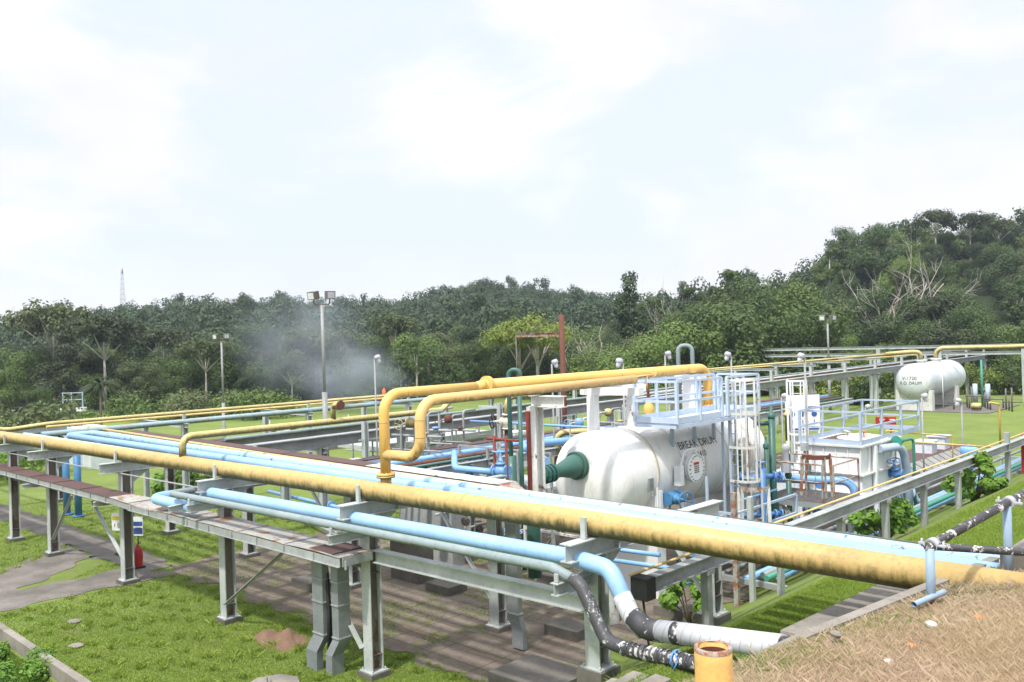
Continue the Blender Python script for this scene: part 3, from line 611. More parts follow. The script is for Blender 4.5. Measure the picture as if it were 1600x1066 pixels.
# manway
MY,MZ=9.55,3.36; MX=DX+math.sqrt(DR**2-(MZ-DZ)**2)-.1
t2=thing('manway','bolted white manway cover with a davit arm on the side of the drum','hatch',(MX,MY,MZ))
m=MB(); m.lathe((MX-.1,MY,MZ),(1,0,0),[(0,.30),(.42,.30)],28); part('neck',m,'white_paint',t2)
m=MB(); m.disc((MX+.34,MY,MZ),(1,0,0),.40,.06,32); m.disc((MX+.41,MY,MZ),(1,0,0),.40,.06,32,20,.022); part('cover',m,'white_paint',t2)
m=MB()
for k in range(20):
    th=2*math.pi*k/20; q=np.array([MX+.45,MY+.345*math.cos(th),MZ+.345*math.sin(th)]); m.tube([q,q+[.03,0,0]],.018,6)
part('bolts',m,'rust',t2)
m=MB(); m.tube([(MX+.3,MY-.55,MZ-.35),(MX+.3,MY-.55,MZ+.15),(MX+.36,MY-.45,MZ+.52),(MX+.42,MY,MZ+.55),(MX+.44,MY,MZ+.36)],.035,8,R=.15); m.box((MX+.15,MY-.68,MZ-.42),(MX+.36,MY-.5,MZ+.12)); part('davit',m,'white_paint',t2)
m=MB(); m.bar((MX+.447,MY-.13,MZ+.13),(MX+.447,MY+.13,MZ+.13),.008,.07,up=(0,0,1)); part('label_heading',m,'red_paint',t2)
m=MB()
for k in range(4):
    for j in range(3): q=(MX+.447,MY-.1+j*.085,MZ+.05-k*.055); m.bar(q,(q[0],q[1]+.06,q[2]),.006,.03)
part('label_text',m,'ink',t2)
m=MB(); m.lathe((DX+1.18,12.4,3.5),(1,0,.05),[(0,.34),(.25,.34),(.26,.40),(.33,.40),(.33,.0)],24); single('manway',m,'seam','second round manway on the drum behind the ladder cage','hatch')
m=MB(); m.box((DX+1.22,7.72,2.95),(DX+1.30,7.90,3.28)); m.box((DX+1.305,7.74,3.10),(DX+1.31,7.88,3.26)); single('drum_nameplate',m,'galvanised','small grey nameplate box on the drum beside its first seam','nameplate')
# ---- railings
def railing(name,pts,z,label,mat='rail_blue',h=1.1,step=.95,r=.034,toe=.16,group=None,closed=False,flat=True,rails=(1.0,.52),pw=.075):
    pts=[np.array((*p[:2],z),float) for p in pts]
    if closed: pts.append(pts[0])
    t=thing(name,label,'railing',pts[0],group)
    for rr in rails:
        m=MB(); zz=np.array([0,0,h*rr])
        for a,b in zip(pts,pts[1:]): m.bar(a+zz,b+zz,r*1.6,r*1.8) if flat else m.tube([a+zz,b+zz],r,8)
        part('top_rail' if rr==rails[0] else 'mid_rail',m,mat,t)
    n=0
    for a,b in zip(pts,pts[1:]):
        k=max(1,int(round(np.linalg.norm(b-a)/step)))
        for i in range(0 if (a is pts[0]) else 1, k+1):
            if closed and b is pts[-1] and i==k: continue
            q=a+(b-a)*i/k; m=MB(); m.bar(q,q+[0,0,h],pw,pw,up=(0,1,0)); part('post',m,mat,t); n+=1
            if n>30: break
    if toe:
        m=MB()
        for a,b in zip(pts,pts[1:]): m.bar(a+[0,0,toe/2],b+[0,0,toe/2],.012,toe)
        part('toe_board',m,mat,t)
    return t
def deck(name,x0,y0,x1,y1,z,label,mat='grating',fr='steel_grey',th=.16,bars=True):
    t=thing(name,label,'platform',((x0+x1)/2,(y0+y1)/2,z)); m=MB()
    if bars:
        n=int((x1-x0)/.07)
        for k in range(n+1): x=x0+(x1-x0)*k/n; m.bar((x,y0,z-.015),(x,y1,z-.015),.025,.03)
        for k in range(int((y1-y0)/.25)+1): y=y0+k*.25; m.bar((x0,y,z-.02),(x1,y,z-.02),.02,.02)
    else: m.box((x0,y0,z-.03),(x1,y1,z))
    part('grating',m,mat,t); m=MB(); zz=z-.035-th/2
    m.bar((x0,y0,zz),(x1,y0,zz),.05,th); m.bar((x0,y1,zz),(x1,y1,zz),.05,th); m.bar((x0-.03,y0,zz),(x0-.03,y1,zz),.05,th); m.bar((x1+.03,y0,zz),(x1+.03,y1,zz),.05,th)
    part('frame',m,fr,t); return t
PZ=4.75
DK=deck('platform',-4.85,7.95,-3.55,12.2,PZ,'pale blue platform on the top of the white drum',mat='rail_blue',fr='rail_blue',bars=False,th=.1)
railing('railing',[(-4.85,7.9),(-3.5,7.9),(-3.5,10.15)],PZ,'pale blue railing round the near corner of the drum platform')
railing('railing',[(-3.5,10.45),(-3.5,12.25),(-4.85,12.25)],PZ,'pale blue railing at the far end of the drum platform by the ladder cage')
railing('railing',[(-4.9,8.0),(-4.9,12.1)],PZ,'pale blue railing along the back edge of the drum platform')
for y in (9.21,10.36,11.42): m=MB(); m.bar((-4.55,y,PZ-.1),(-4.55,y,3.95),.08,.08,up=(0,1,0)); part('leg',m,'steel_blue',DK)
def cage(name,x,y,z0,z1,label,mat,dirn=(1,0),w=.7,zc=None,hoop=None):
    """caged ladder; dirn points away from the climber's wall"""
    dx,dy=nv((*dirn,0))[:2]; sx,sy=-dy,dx; t=thing(name,label,'ladder',(x,y,z0))
    for s in (-1,1): m=MB(); m.bar((x+sx*s*.24,y+sy*s*.24,z0),(x+sx*s*.24,y+sy*s*.24,z1),.07,.03,up=(0,1,0)); part('stringer',m,mat,t)
    for z in np.arange(z0+.3,z1,.3): m=MB(); m.tube([(x-sx*.24,y-sy*.24,z),(x+sx*.24,y+sy*.24,z)],.014,6); part('rung',m,mat,t)
    zc=zc or z0+1.0; arc=[(math.cos(a)*w/2+.38,math.sin(a)*w/2) for a in np.linspace(-1.9,1.9,11)]
    arc=[(.0,-.3)]+arc+[(.0,.3)]
    for z in (hoop or np.linspace(zc,z1,4)):
        m=MB()
        for (a,b),(c,d) in zip(arc,arc[1:]): m.bar((x+dx*a+sx*b,y+dy*a+sy*b,z),(x+dx*c+sx*d,y+dy*c+sy*d,z),.012,.07)
        part('hoop',m,'white_rusty' if mat=='steel_blue' else mat,t)
    for (a,b) in arc[1:-1][::2]+[arc[2]]:
        m=MB(); m.bar((x+dx*a+sx*b,y+dy*a+sy*b,zc),(x+dx*a+sx*b,y+dy*a+sy*b,z1),.045,.012,up=(0,1,0)); part('cage_strip',m,'white_rusty' if mat=='steel_blue' else mat,t)
    return t
cage('caged_ladder',-3.62,10.9,1.5,5.75,'ladder in a rusty white cage climbing the side of the big drum','steel_blue',(1,.15),.75,zc=2.9)
lx,ly=-5.55,19.0
cage('caged_ladder',lx,ly,.6,5.3,'clean white caged ladder standing left of the ribbed white tank','white_paint',(.45,-1),.72,zc=2.4)
# ---- ribbed white tank with railed roof
BX0,BX1,BY0,BY1=-4.75,-2.62,17.45,20.7
t=thing('skim_tank','ribbed white steel tank with a dirty roof and hopper bottom behind the rusty platform','tank',((BX0+BX1)/2,(BY0+BY1)/2,0))
m=MB(); m.box((BX0,BY0,2.25),(BX1,BY1,3.15)); m.box((BX0+.0,BY0+.0,1.6),(BX1,BY1,2.2)); part('wall',m,'white_paint',t)
m=MB()
for x in np.linspace(BX0,BX1-.02,6): m=MB(); m.box((x,BY0-.06,2.27),(x+.02,BY0+.002,3.12)); part('rib',m,'white_paint',t)
for y in np.linspace(BY0+.5,BY1-.02,5): m=MB(); m.box((BX1-.002,y,2.27),(BX1+.06,y+.02,3.12)); part('rib',m,'white_paint',t)
m=MB(); m.box((BX0-.12,BY0-.12,3.15),(BX1+.12,BY1+.12,3.21)); part('rim',m,'white_rusty',t)
m=MB(); m.box((BX0-.1,BY0-.12,2.2),(BX1+.12,BY1+.1,2.25)); m.box((BX0-.1,BY0-.12,1.55),(BX1+.12,BY1+.1,1.6)); part('ledge',m,'white_rusty',t)
m=MB(); m.box((BX0+.25,BY0+.25,3.21),(BX1-.2,BY1-.25,3.235)); part('roof_patch',m,'tray_brown',t)
m=MB(); a=[(BX0,BY0,1.55),(BX1,BY0,1.55),(BX1,BY1,1.55),(BX0,BY1,1.55)]; cx,cy=(BX0+BX1)/2,(BY0+BY1)/2; b=[(cx-.3,cy-.4,.6),(cx+.3,cy-.4,.6),(cx+.3,cy+.4,.6),(cx-.3,cy+.4,.6)]
m.add(a+b,[(0,4,5,1),(1,5,6,2),(2,6,7,3),(3,7,4,0),(4,7,6,5)]); part('hopper',m,'concrete',t)
for x,y in ((BX0,BY0),(BX1+.1,BY0+.9),(BX1+.1,BY1-.2),(BX0,BY1)): m=MB(); m.bar((x,y,0),(x,y,3.12),.14,.14,up=(0,1,0)); part('leg',m,'white_paint',t)
railing('railing',[(BX0,BY0),(BX1,BY0),(BX1,BY1+2.2),(BX0,BY1+2.2)],3.22,'grey railing on the roof of the ribbed white tank',mat='steel_blue',closed=True,step=1.7,rails=(1.0,.5),pw=.08)
m=MB(); m.lathe((cx+.3,cy+.4,3.2),(0,0,1),[(0,.9),(.06,.85),(.12,.5),(.2,.15),(.2,0)],18); single('roof_cowl',m,'seam','low cream cowl on the roof of the ribbed tank','cowl')
for k,(a,b) in enumerate(((.1,-.4),(.55,-.1))):
    m=MB(); m.lathe((cx+a,cy+b,3.22),(0,0,1),[(0,.03),(.28,.03)],8); m.torus((cx+a,cy+b,3.52),(.3,.3,1),.09,.035,14,6); single('vent_ring',m,'orange' if k else 'white_paint',['white vent ring left on the tank roof','orange vent ring right on the tank roof'][k],'vent')
# white board with blue marks behind the ladder
q=G(1254,647,x=-8.5); 
t=thing('safety_board','white board with blue bands and round blue symbols behind the white ladder','sign',(q[0],q[1],0)); a=nv((.78,.62,0))
c=np.array([q[0],q[1],q[2]+.05]); m=MB(); m.bar(c-a*.75,c+a*.75,.05,1.6); part('board',m,'white_paint',t)
nn=np.array([.62,-.78,0])*.035
for zz in (.25,-.72): m=MB(); m.bar(c-a*.7+nn+[0,0,zz],c+a*.7+nn+[0,0,zz],.01,.07); part('band',m,'sign_blue',t)
m=MB()
for dx_ in (-.45,.0,.5):
    m.disc(c+a*dx_+nn+[0,0,-.05],nn,.12,.01,18)
    m.bar(c+a*dx_+nn+[0,0,-.3],c+a*dx_+nn+[0,0,-.5],.08,.01,up=(1,0,0))
part('symbols',m,'sign_blue',t)
m=MB(); m.bar(c-a*.7+[0,0,-.8],[*(c-a*.7)[:2],0],.07,.07,up=(0,1,0)); m.bar(c+a*.7+[0,0,-.8],[*(c+a*.7)[:2],0],.07,.07,up=(0,1,0)); part('legs',m,'white_paint',t)
# ---- rusty platform + rusty standing cage
deck('platform',-4.1,13.4,-1.85,15.3,2.0,'rust edged grating platform in front of the ribbed tank',fr='steel_grey')
railing('railing',[(-4.1,15.3),(-4.1,13.4),(-2.15,13.4)],2.0,'rusty railing on the left of the grating platform',mat='rusty_steel',toe=0,r=.022,pw=.045,step=1.3,flat=False)
railing('railing',[(-1.85,13.5),(-1.85,15.3),(-4.1,15.3)],2.0,'rusty railing on the right of the grating platform',mat='rusty_steel',toe=0,r=.022,pw=.045,step=1.3,flat=False)
t=thing('platform_stand','grey legs and brace below the rust edged grating platform','platform support',(-3,14.3,0)); 
for x,y in ((-3.95,13.5),(-3.55,13.5),(-2.0,15.1)): m=MB(); hpost(m,x,y,0,1.82,.2,.2); part('leg',m,'steel_grey',t)
m=MB(); m.bar((-3.5,13.5,1.75),(-1.7,13.7,.2),.09,.09); part('brace',m,'steel_grey',t)
def halfcage(x,y,z0,z1,label,ang,r=.42,n=6,mat='rusty_steel'):
    t=thing('ladder_cage',label,'ladder cage',(x,y,z0)); A=np.linspace(ang-1.7,ang+1.7,n)
    for a in A: m=MB(); m.bar((x+r*math.cos(a)*1.12,y+r*math.sin(a)*1.12,z0),(x+r*math.cos(a),y+r*math.sin(a),z1),.012,.09,up=(math.cos(a),math.sin(a),0)); part('strip',m,mat,t)
    m=MB(); B=np.linspace(ang-1.8,ang+1.8,14)
    for a,b in zip(B,B[1:]): m.bar((x+r*math.cos(a),y+r*math.sin(a),z1),(x+r*math.cos(b),y+r*math.sin(b),z1),.012,.13)
    part('hoop',m,'rust' if mat!='white_rusty' else 'rusty_steel',t); return t
halfcage(-2.75,14.35,2.0,3.22,'rusty curved ladder cage rising from the grating platform',-.9)
q=G(1178,765,x=-2.7); halfcage(q[0],q[1],1.15,q[2]+.05,'small rusty white ladder cage left of the grating platform',-.9,.4,6,'white_rusty')
# lower platform in front of drum
deck('platform',-4.2,8.9,-2.5,12.6,1.25,'low grey grating platform beside the drum under the manway')
railing('railing',[(-4.1,12.6),(-4.1,8.9),(-2.5,8.9),(-2.5,9.6)][1:3]+[(-2.5,12.4)],1.25,'grey railing with rusty top on the low platform beside the drum',mat='steel_blue',toe=0,step=1.4)
q1=G(893,754,y=6.0); q2=G(951,762,y=6.0)
railing('railing',[(-6.9,5.6),(-4.9,5.6),(-4.9,6.3)],1.45,'rusty railing in front of the near end of the drum',mat='white_rusty',toe=0,step=1.0,pw=.07)
m=MB(); m.lathe((-4.35,5.7,0),(0,0,1),[(0,.35),(1.9,.35),(2.1,.36),(2.2,.30),(2.2,0)],20); single('small_vessel',m,'white_rusty','short upright rusty white vessel beneath the near end of the drum','vessel')
q=G(1152,700,x=-4.05); q2=G(1152,755,x=-4.05); t=thing('level_gauge','tall level gauge with dark green glass blocks on the drum side behind the cage','gauge',(q[0],q[1],q2[2]))
m=MB(); m.bar((q[0],q[1],q2[2]-.7),(q[0],q[1],q[2]+.1),.06,.06,up=(0,1,0)); part('gauge_column',m,'steel_pale',t)
for k in range(6): m=MB(); z_=q2[2]+(q[2]-q2[2])*k/6; m.bar((q[0]+.04,q[1],z_),(q[0]+.04,q[1],z_+.12),.12,.1,up=(0,1,0)); part('glass_block',m,'green_pipe',t)
for k,(px,y0_,y1_,mt) in enumerate(((1128,640,800,'steel_blue'),(1141,655,800,'white_rusty'),(1166,640,790,'rusty_steel'),(1180,650,790,'steel_pale'),(1104,745,800,'steel_blue'))):
    a_=G(px,y0_,x=-3.75+.1*k); m=MB(); m.bar((a_[0],a_[1],1.0),a_,.07,.05,up=(0,1,0)); single('upright_channel',m,mt,'upright channel before the right half of the drum, '+['first','second','third','fourth','fifth and shortest'][k],'steel post',group='upright channels by the drum')
for k in range(3): m=MB(); y_=11.0+.5*k; m.tube([(-3.2,9.8+.2*k,1.7+.35*k),(-3.2,12.6,1.7+.35*k)],.035,8); single('cross_pipe',m,['rusty_steel','steel_blue','pipe_blue'][k],['lowest rusty','middle pale','upper blue'][k]+' cross pipe beside the drum','pipe')
# blue valves/crosses near right of the drum
t=thing('valve_manifold','bright blue upright manifold with side valves right of the drum','pipe fitting',(-3.0,13.0,0)); q=G(1191,745,x=-3.2)
m=MB(); m.tube([(q[0],q[1],.1),(q[0],q[1],q[2]+.25)],.11,14); part('riser',m,'valve_blue',t)
for dz in (0,-1.1):
    m=MB(); m.tube([(q[0]-.45,q[1]-.55,q[2]+dz),(q[0]+.3,q[1]+.4,q[2]+dz)],.07,10)
    for k in (-.5,-.35,.28,.42): m.disc((q[0]+k*.85,q[1]+k,q[2]+dz),(.75,.8,0),.14,.04,14,6,.015)
    part('crosspipe',m,'valve_blue',t)
m=MB(); m.tube([(q[0],q[1],q[2]+.2),(q[0],q[1],q[2]+.45)],.05,8); m.disc((q[0],q[1],q[2]+.42),(0,0,1),.1,.05,12); part('cap',m,'valve_blue',t)
# green standpipes right of the drum
for k,(px,top,r,lab) in enumerate(((1205,652,.105,'tall dark green standpipe with a top branch behind the far end of the drum'),(1197,700,.07,'slim dark green standpipe next to the tall green one'),(1232,745,.085,'short dark green standpipe with a grey instrument box'))):
    q=G(px,top,x=-3.6); gx,gy,gz=q
    t=thing('standpipe',lab,'pipe',(gx,gy,0)); m=MB(); m.tube([(gx,gy,0),(gx,gy,gz)],r,14); part('riser',m,'green_pipe',t)
    m=MB(); m.lathe((gx,gy,gz),(0,0,1),[(0,r*1.3),(.1,r*1.3),(.14,r*.6),(.34,.03),(.34,0)],10); part('cap',m,'green_pipe',t)
    if k==0:
        m=MB(); m.tube([(gx,gy,gz-.18),(gx-.4,gy-.3,gz-.18)],.07,10); m.disc((gx-.4,gy-.3,gz-.18),(.8,.6,0),.15,.05,14,8,.014); m.disc((gx-.3,gy-.22,gz-.18),(.8,.6,0),.15,.04,14); part('branch',m,'green_pipe',t)
    if k==2: m=MB(); m.box((gx-.14,gy-.2,gz+.15),(gx+.12,gy-.05,gz+.5)); m.lathe((gx,gy-.1,gz+.5),(0,0,1),[(0,.09),(.3,.09),(.36,.12),(.5,.12),(.55,.04)],12); part('instrument_box',m,'lamp_grey',t)
q=G(1230,640,x=-6.5); m=MB(); m.lathe((q[0],q[1],q[2]-1.2),(0,0,1),[(0,.1),(.9,.1),(.95,.16),(1.05,.16),(1.1,.08),(1.2,.08)],12,caps=True); single('yellow_valve_stem',m,'yellow_old','old yellow valve stem between the drum and the white ladder','valve')
q=G(1014,650,x=-6.1); t=thing('relief_valve','orange relief valve with a tall rusty stem on top of the drum','valve',(q[0],q[1],4.5))
m=MB(); m.lathe((q[0],q[1],4.5),(0,0,1),[(0,.17),(.06,.17),(.07,.09),(.2,.09),(.35,.17),(.5,.13),(.6,.06),(.62,.06)],14); m.disc((q[0],q[1],4.53),(0,0,1),.2,.05,14,8,.015); part('body',m,'yellow_new',t)
m=MB(); m.tube([(q[0],q[1],5.1),(q[0],q[1],5.95)],.04,8); m.disc((q[0],q[1],5.9),(0,0,1),.1,.05,10); m.disc((q[0],q[1],5.3),(0,0,1),.08,.05,10); part('stem',m,'rust',t)
# ---- sloped view: beam along the bank with posts (Y direction)
XD=.65; m=MB(); m.ibeam((XD,.55,2.92),(XD,44,2.92),.25,.2,.018); BD=single('steel_beam',m,'steel_grey','long grey channel beam running away along the grass bank','beam')
m=MB(); m.tube([(XD-.17,.3,3.1),(XD-.17,44,3.1)],.025,8); single('thin_pipe',m,'yellow_thin','thin yellow pipe lying along the grey beam on the bank','pipe')
m=MB(); m.box((XD-.16,.3,2.72),(XD+.16,.56,3.08)); m.tube([(XD,.4,2.8),(XD+.1,.5,1.3)],.02,6); single('junction_box',m,'black','black box at the near end of the grey bank beam','box')
for k,(px,yy) in enumerate(((1100,3.9),(1313,9.2),(1383,12.7),(1444,16.2),(1498,20.3),(1577,27.0))):
    q=G(px,790,x=XD); y=q[1]; g=hz(XD,y); m=MB(); top=2.78 if k<5 else 3.4; t=thing('bank_post','grey steel post on the grass bank, '+['under the thick yellow pipe','behind the nearer green shrub','right of the nearer shrub','beside the curved blue pipe','right behind the farther green shrub','farthest and tallest in its row'][k],'post',(XD,y,g),'posts of the bank beam')
    m.bar((XD,y,g-.3),(XD,y,top),.15,.15,up=(0,1,0)); part('column',m,'steel_grey',t)
    m=MB(); m.box((XD-.12,y-.11,2.72),(XD+.12,y+.11,2.79)); part('cap_plate',m,'steel_grey',t)
for k,(px,py) in enumerate(((1175,890),(1150,880),(1220,900))):
    q=G(px,py,z=1.2 if k<2 else 1.9); g=hz(q[0],q[1]); m=MB(); m.bar((q[0],q[1],g-.2),(q[0],q[1],3.0),.12,.12,up=(0,1,0)); single('bank_post',m,['steel_pale','rusty_steel','steel_pale'][k],'thin post under the thick yellow pipe, '+['left','brown and middle','right'][k]+' of three','post',group='thin posts under the pipe')
# low pipes running away in the pit beside the bank
low=[(-1.35,.55,.11,'pipe_blue','fat blue pipe low beside the grass bank'),(-1.8,.5,.08,'mottled_blue','weathered blue pipe low beside the grass bank'),(-.9,.9,.07,'sea_green','sea green pipe at the foot of the bank'),(-2.3,.3,.10,'pipe_blue','blue pipe lying lowest along the pit'),(-3.0,.35,.06,'steel_grey','thin grey pipe along the pit floor')]
for x,z,r,mt,lab in low: pipe('low_pipe',[(x,7.5 if x>-1.2 else 9,z+.35),(x,40,z+.35)],r,mt,lab)
for y in np.arange(9,40,4.5):
    m=MB(); m.bar((-3.4,y,.62),(-.6,y,.62),.12,.14); m.bar((-3.3,y,0),(-3.3,y,.55),.12,.12,up=(0,1,0)); m.bar((-1.1,y,.1),(-1.1,y,.55),.12,.12,up=(0,1,0)); single('pipe_sleeper',m,'steel_grey','grey sleeper under the low pipes beside the bank','pipe support',group='sleepers of the low pipes')
for k,(x,y) in enumerate(((-1.35,11.0),(-1.35,14.5),(-2.3,12.6),(-1.8,19))): valve('gate_valve',(x,y,.95 if k!=2 else .7),(0,1,0),.22,'valve_blue','blue valve low in the pit, '+['nearest','second','third, on the lowest pipe','farthest'][k],(-.5,0,1),'blue valves in the pit')
# big blue elbow pipe in front of tank and light blue arch
q=G(1335,752,x=-2.1); pipe('blue_pipe',[(-4.6,q[1]-.9,q[2]),(-2.1,q[1],q[2]),(-2.1,q[1],.2)],.13,'pipe_blue','blue pipe bending down in front of the ribbed tank',R=.38)
q=G(1400,700,x=-2.2); pipe('arch_pipe',[(-2.5,q[1]-.7,q[2]+.02),(-2.2,q[1]+.6,q[2]),(-2.2,q[1]+1.0,q[2]-1.0),(-2.2,q[1]+1.0,.3)],.14,'steel_blue','big pale blue arch pipe right of the ribbed tank',R=.6)
pipe('arch_pipe',[(-2.2,q[1]+1.3,1.4),(-2.1,q[1]+1.6,.75),(-1.2,q[1]+3.5,.75),(.4,q[1]+6,.9)],.11,'steel_blue','curved pale blue channel sweeping from the arch pipe to the bank',R=.9)
q=G(1400,690,x=-2.3); t=thing('green_reducer','sea green cone on the far side of the ribbed tank','pipe fitting',q)
m=MB(); m.lathe(q,(.2,1,0),[(0,.2),(.06,.2),(.08,.16),(.35,.09),(.5,.05),(.9,.045)],14,caps=True); part('cone',m,'sea_green',t)
m=MB(); w=np.array(q)+[.2,1.1,0]; m.tube([np.array(q)+[.1,.7,0],w,[w[0],w[1],.3]],.05,8,R=.15); part('drop_pipe',m,'sea_green',t)
# separator with tiled/grey slab row
q0=(-3.6,26.0)
t=thing('separator_basin','low pale basin with a row of sloping grey slabs behind the ribbed tank','basin',(-4.3,29,0))
m=MB(); m.box((-5.6,22.3,0),(-2.95,23.8,1.5)); m.box((-5.6,24.2,0),(-3.1,33.5,1.0)); part('wall',m,'concrete',t)
for k in range(12):
    y=24.4+k*.74; m=MB(); m.add([(-3.9,y,1.55),(-3.05,y,1.05),(-3.05,y+.6,1.05),(-3.9,y+.6,1.55),(-3.9,y,1.47),(-3.05,y,.97),(-3.05,y+.6,.97),(-3.9,y+.6,1.47)],[(0,1,2,3),(7,6,5,4),(0,4,5,1),(1,5,6,2),(2,6,7,3),(3,7,4,0)]); part('slab',m,'tile_grey',t)
m=MB(); m.box((-5.6,24.2,1.02),(-3.92,33.4,1.5)); part('cover',m,'tray_brown',t)
for k,(px,py) in enumerate(((1447,690),(1467,682))):
    q=G(px,py,x=-4.6); m=MB(); m.box((q[0]-.35,q[1]-.35,1.4),(q[0]+.35,q[1]+.35,q[2])); m.box((q[0]-.42,q[1]-.42,q[2]),(q[0]+.42,q[1]+.42,q[2]+.06)); single('vent_box',m,'drum_old',['left white box on the separator basin','right white box on the separator basin'][k],'box')
# yellow handrail pipework behind
def ypl(name,px,label,mat='yellow_thin',r=.035,**k): pipe(name,px,r,mat,label,n=8,**k)
a=G(1385,673,x=-3.2); b=G(1488,682,x=-2.2); c=(b[0],b[1],b[2]-1.5); ypl('yellow_rail',[a,b,c],'thin yellow rail pipe above the separator basin, bending down at its right end',r=.03,R=.06)
a=G(1430,691,x=-2.6); b=G(1565,700,x=-.6); ypl('yellow_rail',[a,b],'straight thin yellow pipe crossing behind the bank beam',r=.035)
a=G(1546,629,x=-6); b=G(1561,632,x=-6); c=(b[0],b[1],hz(b[0],b[1])); ypl('yellow_riser',[a,b,c],'yellow hooked riser standing on the grass right of the drum on legs',mat='yellow_new',r=.06,R=.15)
for k in range(4):
    y=30+k*2.2; x=.2-k*.2; m=MB(); m.tube([(x,y,0),(x,y,2.1),(x,y+1.8,2.1),(x,y+1.8,0)],.03,8,R=.12); single('guard_hoop',m,'yellow_thin','thin yellow guard hoop standing right of the separator','guard hoop',group='yellow guard hoops')
q=G(1514,700,x=-2.0); m=MB(); m.lathe((q[0],q[1],q[2]-1.1),(0,0,1),[(0,.12),(.35,.14),(.6,.3),(.95,.32),(1.1,.33),(1.13,.28),(1.13,0)],16); single('blue_filter',m,'pipe_blue','round blue filter pot behind the separator basin','filter')
q=G(1571,745,z=1.2); m=MB(); m.lathe((q[0]+.3,q[1]+1.5,hz(q[0]+.3,q[1]+1.5)),(0,0,1),[(0,.1),(1.3,.1),(1.3,.16),(1.4,.16),(1.42,.1),(1.55,.08),(1.6,0)],12); single('hydrant',m,'red_paint','red hydrant pipe at the far end of the grass bank','hydrant')
# ---- foreground: curb, blue posts with taped rail, yellow stub, loose pipe
pts=[G(a_,b_,z=c_) for a_,b_,c_ in ((1190,1022,3.85),(1257,991,4.0),(1330,962,4.0),(1400,934,4.0),(1470,906,4.0),(1530,882,4.0),(1572,862,4.02))]
def curb(name,pts,w,h,label,mat):
    m=MB(); L=[]; 
    for i,p in enumerate(pts):
        p=np.array(p); a=np.array(pts[max(0,i-1)]); b=np.array(pts[min(len(pts)-1,i+1)]); d=nv([*(b-a)[:2],0]); n=np.array([d[1],-d[0],0])*w/2; L+=[p-n,p+n,p+n-[0,0,h],p-n-[0,0,h]]
    f=[]
    for i in range(len(pts)-1):
        for j in range(4): f.append((i*4+j,i*4+(j+1)%4,(i+1)*4+(j+1)%4,(i+1)*4+j))
    f+=[(3,2,1,0),tuple(len(L)-4+j for j in range(4))]; m.add(L,f); return single(name,m,mat,label,'wall')
curb('curb_wall',pts,.13,.9,'concrete curb wall edging the dry grass, swallowing the yellow and blue pipes','concrete')
m=MB(); m.box((5.95,.55,3.2),(7.4,.85,4.22)); m.box((5.95,.85,3.2),(6.15,2.4,4.2)); single('concrete_block',m,'concrete','broken concrete block at the right end of the curb wall','concrete block')
curb('drain_slab',[(4.35,-.75,3.12),(4.55,2.6,3.12)],1.4,.9,'flat concrete drain slab under the thick pipe with striped shadows','concrete')
t=thing('drain_steps','broken concrete steps on the bank below the black taped pipe','steps',(2.2,-2.8,1.6))
for k in range(6):
    m=MB(); x=.9+k*.3; y=-2.0+.04*(k%3); z=hz(x,y)-.01; a=np.array([x,y-.3-.05*(k%2),z]); b=np.array([x+.03*(k%3-1),y+.28,z+.015]); m.bar(a,b,.26,.07); part('step',m,'concrete',t)
PB=G(1455,935,z=4.08); p1=np.array(PB); top=G(1455,855,x=PB[0]); zt=top[2]
t=thing('blue_post','nearer blue steel post with a rusty foot at the curb','post',p1,'blue posts carrying the taped pipe'); m=MB(); m.tube([(p1[0],p1[1],3.9),(p1[0],p1[1],zt)],.048,16); part('tube',m,'post_blue',t); m=MB(); m.tube([(p1[0],p1[1],3.95),(p1[0],p1[1],4.13)],.05,16); part('foot',m,'rusty_steel',t)
q=G(1576,885,z=4.1); p2=np.array(q); zt2=G(1574,790,x=p2[0])[2]
m=MB(); m.tube([(p2[0],p2[1],3.9),(p2[0],p2[1],zt2)],.05,16); single('blue_post',m,'post_blue','farther blue steel post behind the curb at the right edge','post',group='blue posts carrying the taped pipe')
t=thing('taped_rail','black taped pipe with peeling white paint clamped on the two blue posts','pipe',(p1[0],p1[1],zt)); A=np.array([p1[0],p1[1],zt+.02]); B=np.array([p2[0],p2[1],zt2+.03]); C=B+(B-A)*1.6; 
D=np.array(G(1600,863,x=A[0]+.72))
m=MB(); m.tube([A,B,C],.05,14); part('long_run',m,'wrap_patchy',t); m=MB(); d=nv(D-A); m.tube([A-d*.05,A+d*3],.042,14); part('near_run',m,'wrap_patchy',t)
for Q in (A,B):
    dd=nv(B-A); m=MB(); Q2=Q+dd*.02; m.tube([Q2,Q2+dd*.09],.072,14); sd=nv(np.cross(dd,[0,0,1])); 
    for s in (1,-1): m.bar(Q2+dd*.045+sd*s*.05,Q2+dd*.045+sd*s*.15,.05,.02); m.tube([Q2+dd*.045+sd*s*.12-[0,0,.04],Q2+dd*.045+sd*s*.12+[0,0,.05]],.012,6)
    part('clamp',m,'lamp_grey',t)
q=np.array(G(1114,1010,d=6.4)); m=MB(); R0=.138
m.lathe((q[0],q[1],q[2]-2.2),(0,0,1),[(0,R0),(2.1,R0),(2.19,R0),(2.2,R0-.012),(2.19,R0-.026),(1.2,R0-.026)],32)
for i,v in enumerate(m.v):
    if v[2]>q[2]-.06: m.v[i]=(v[0],v[1],v[2]+.006*math.sin(5*math.atan2(v[1]-q[1],v[0]-q[0])))
mR=MB(); mR.lathe((q[0],q[1],q[2]-.03),(0,0,1),[(0,R0+.002),(.028,R0+.002),(.036,R0-.01),(.03,R0-.028)],32)
t=thing('open_pipe_end','upright yellow pipe stub cut open at the top in the foreground','pipe',(q[0],q[1],q[2]-2.2)); part('tube',m,'yellow_stub',t); part('cut_rim',mR,'rusty_steel',t)
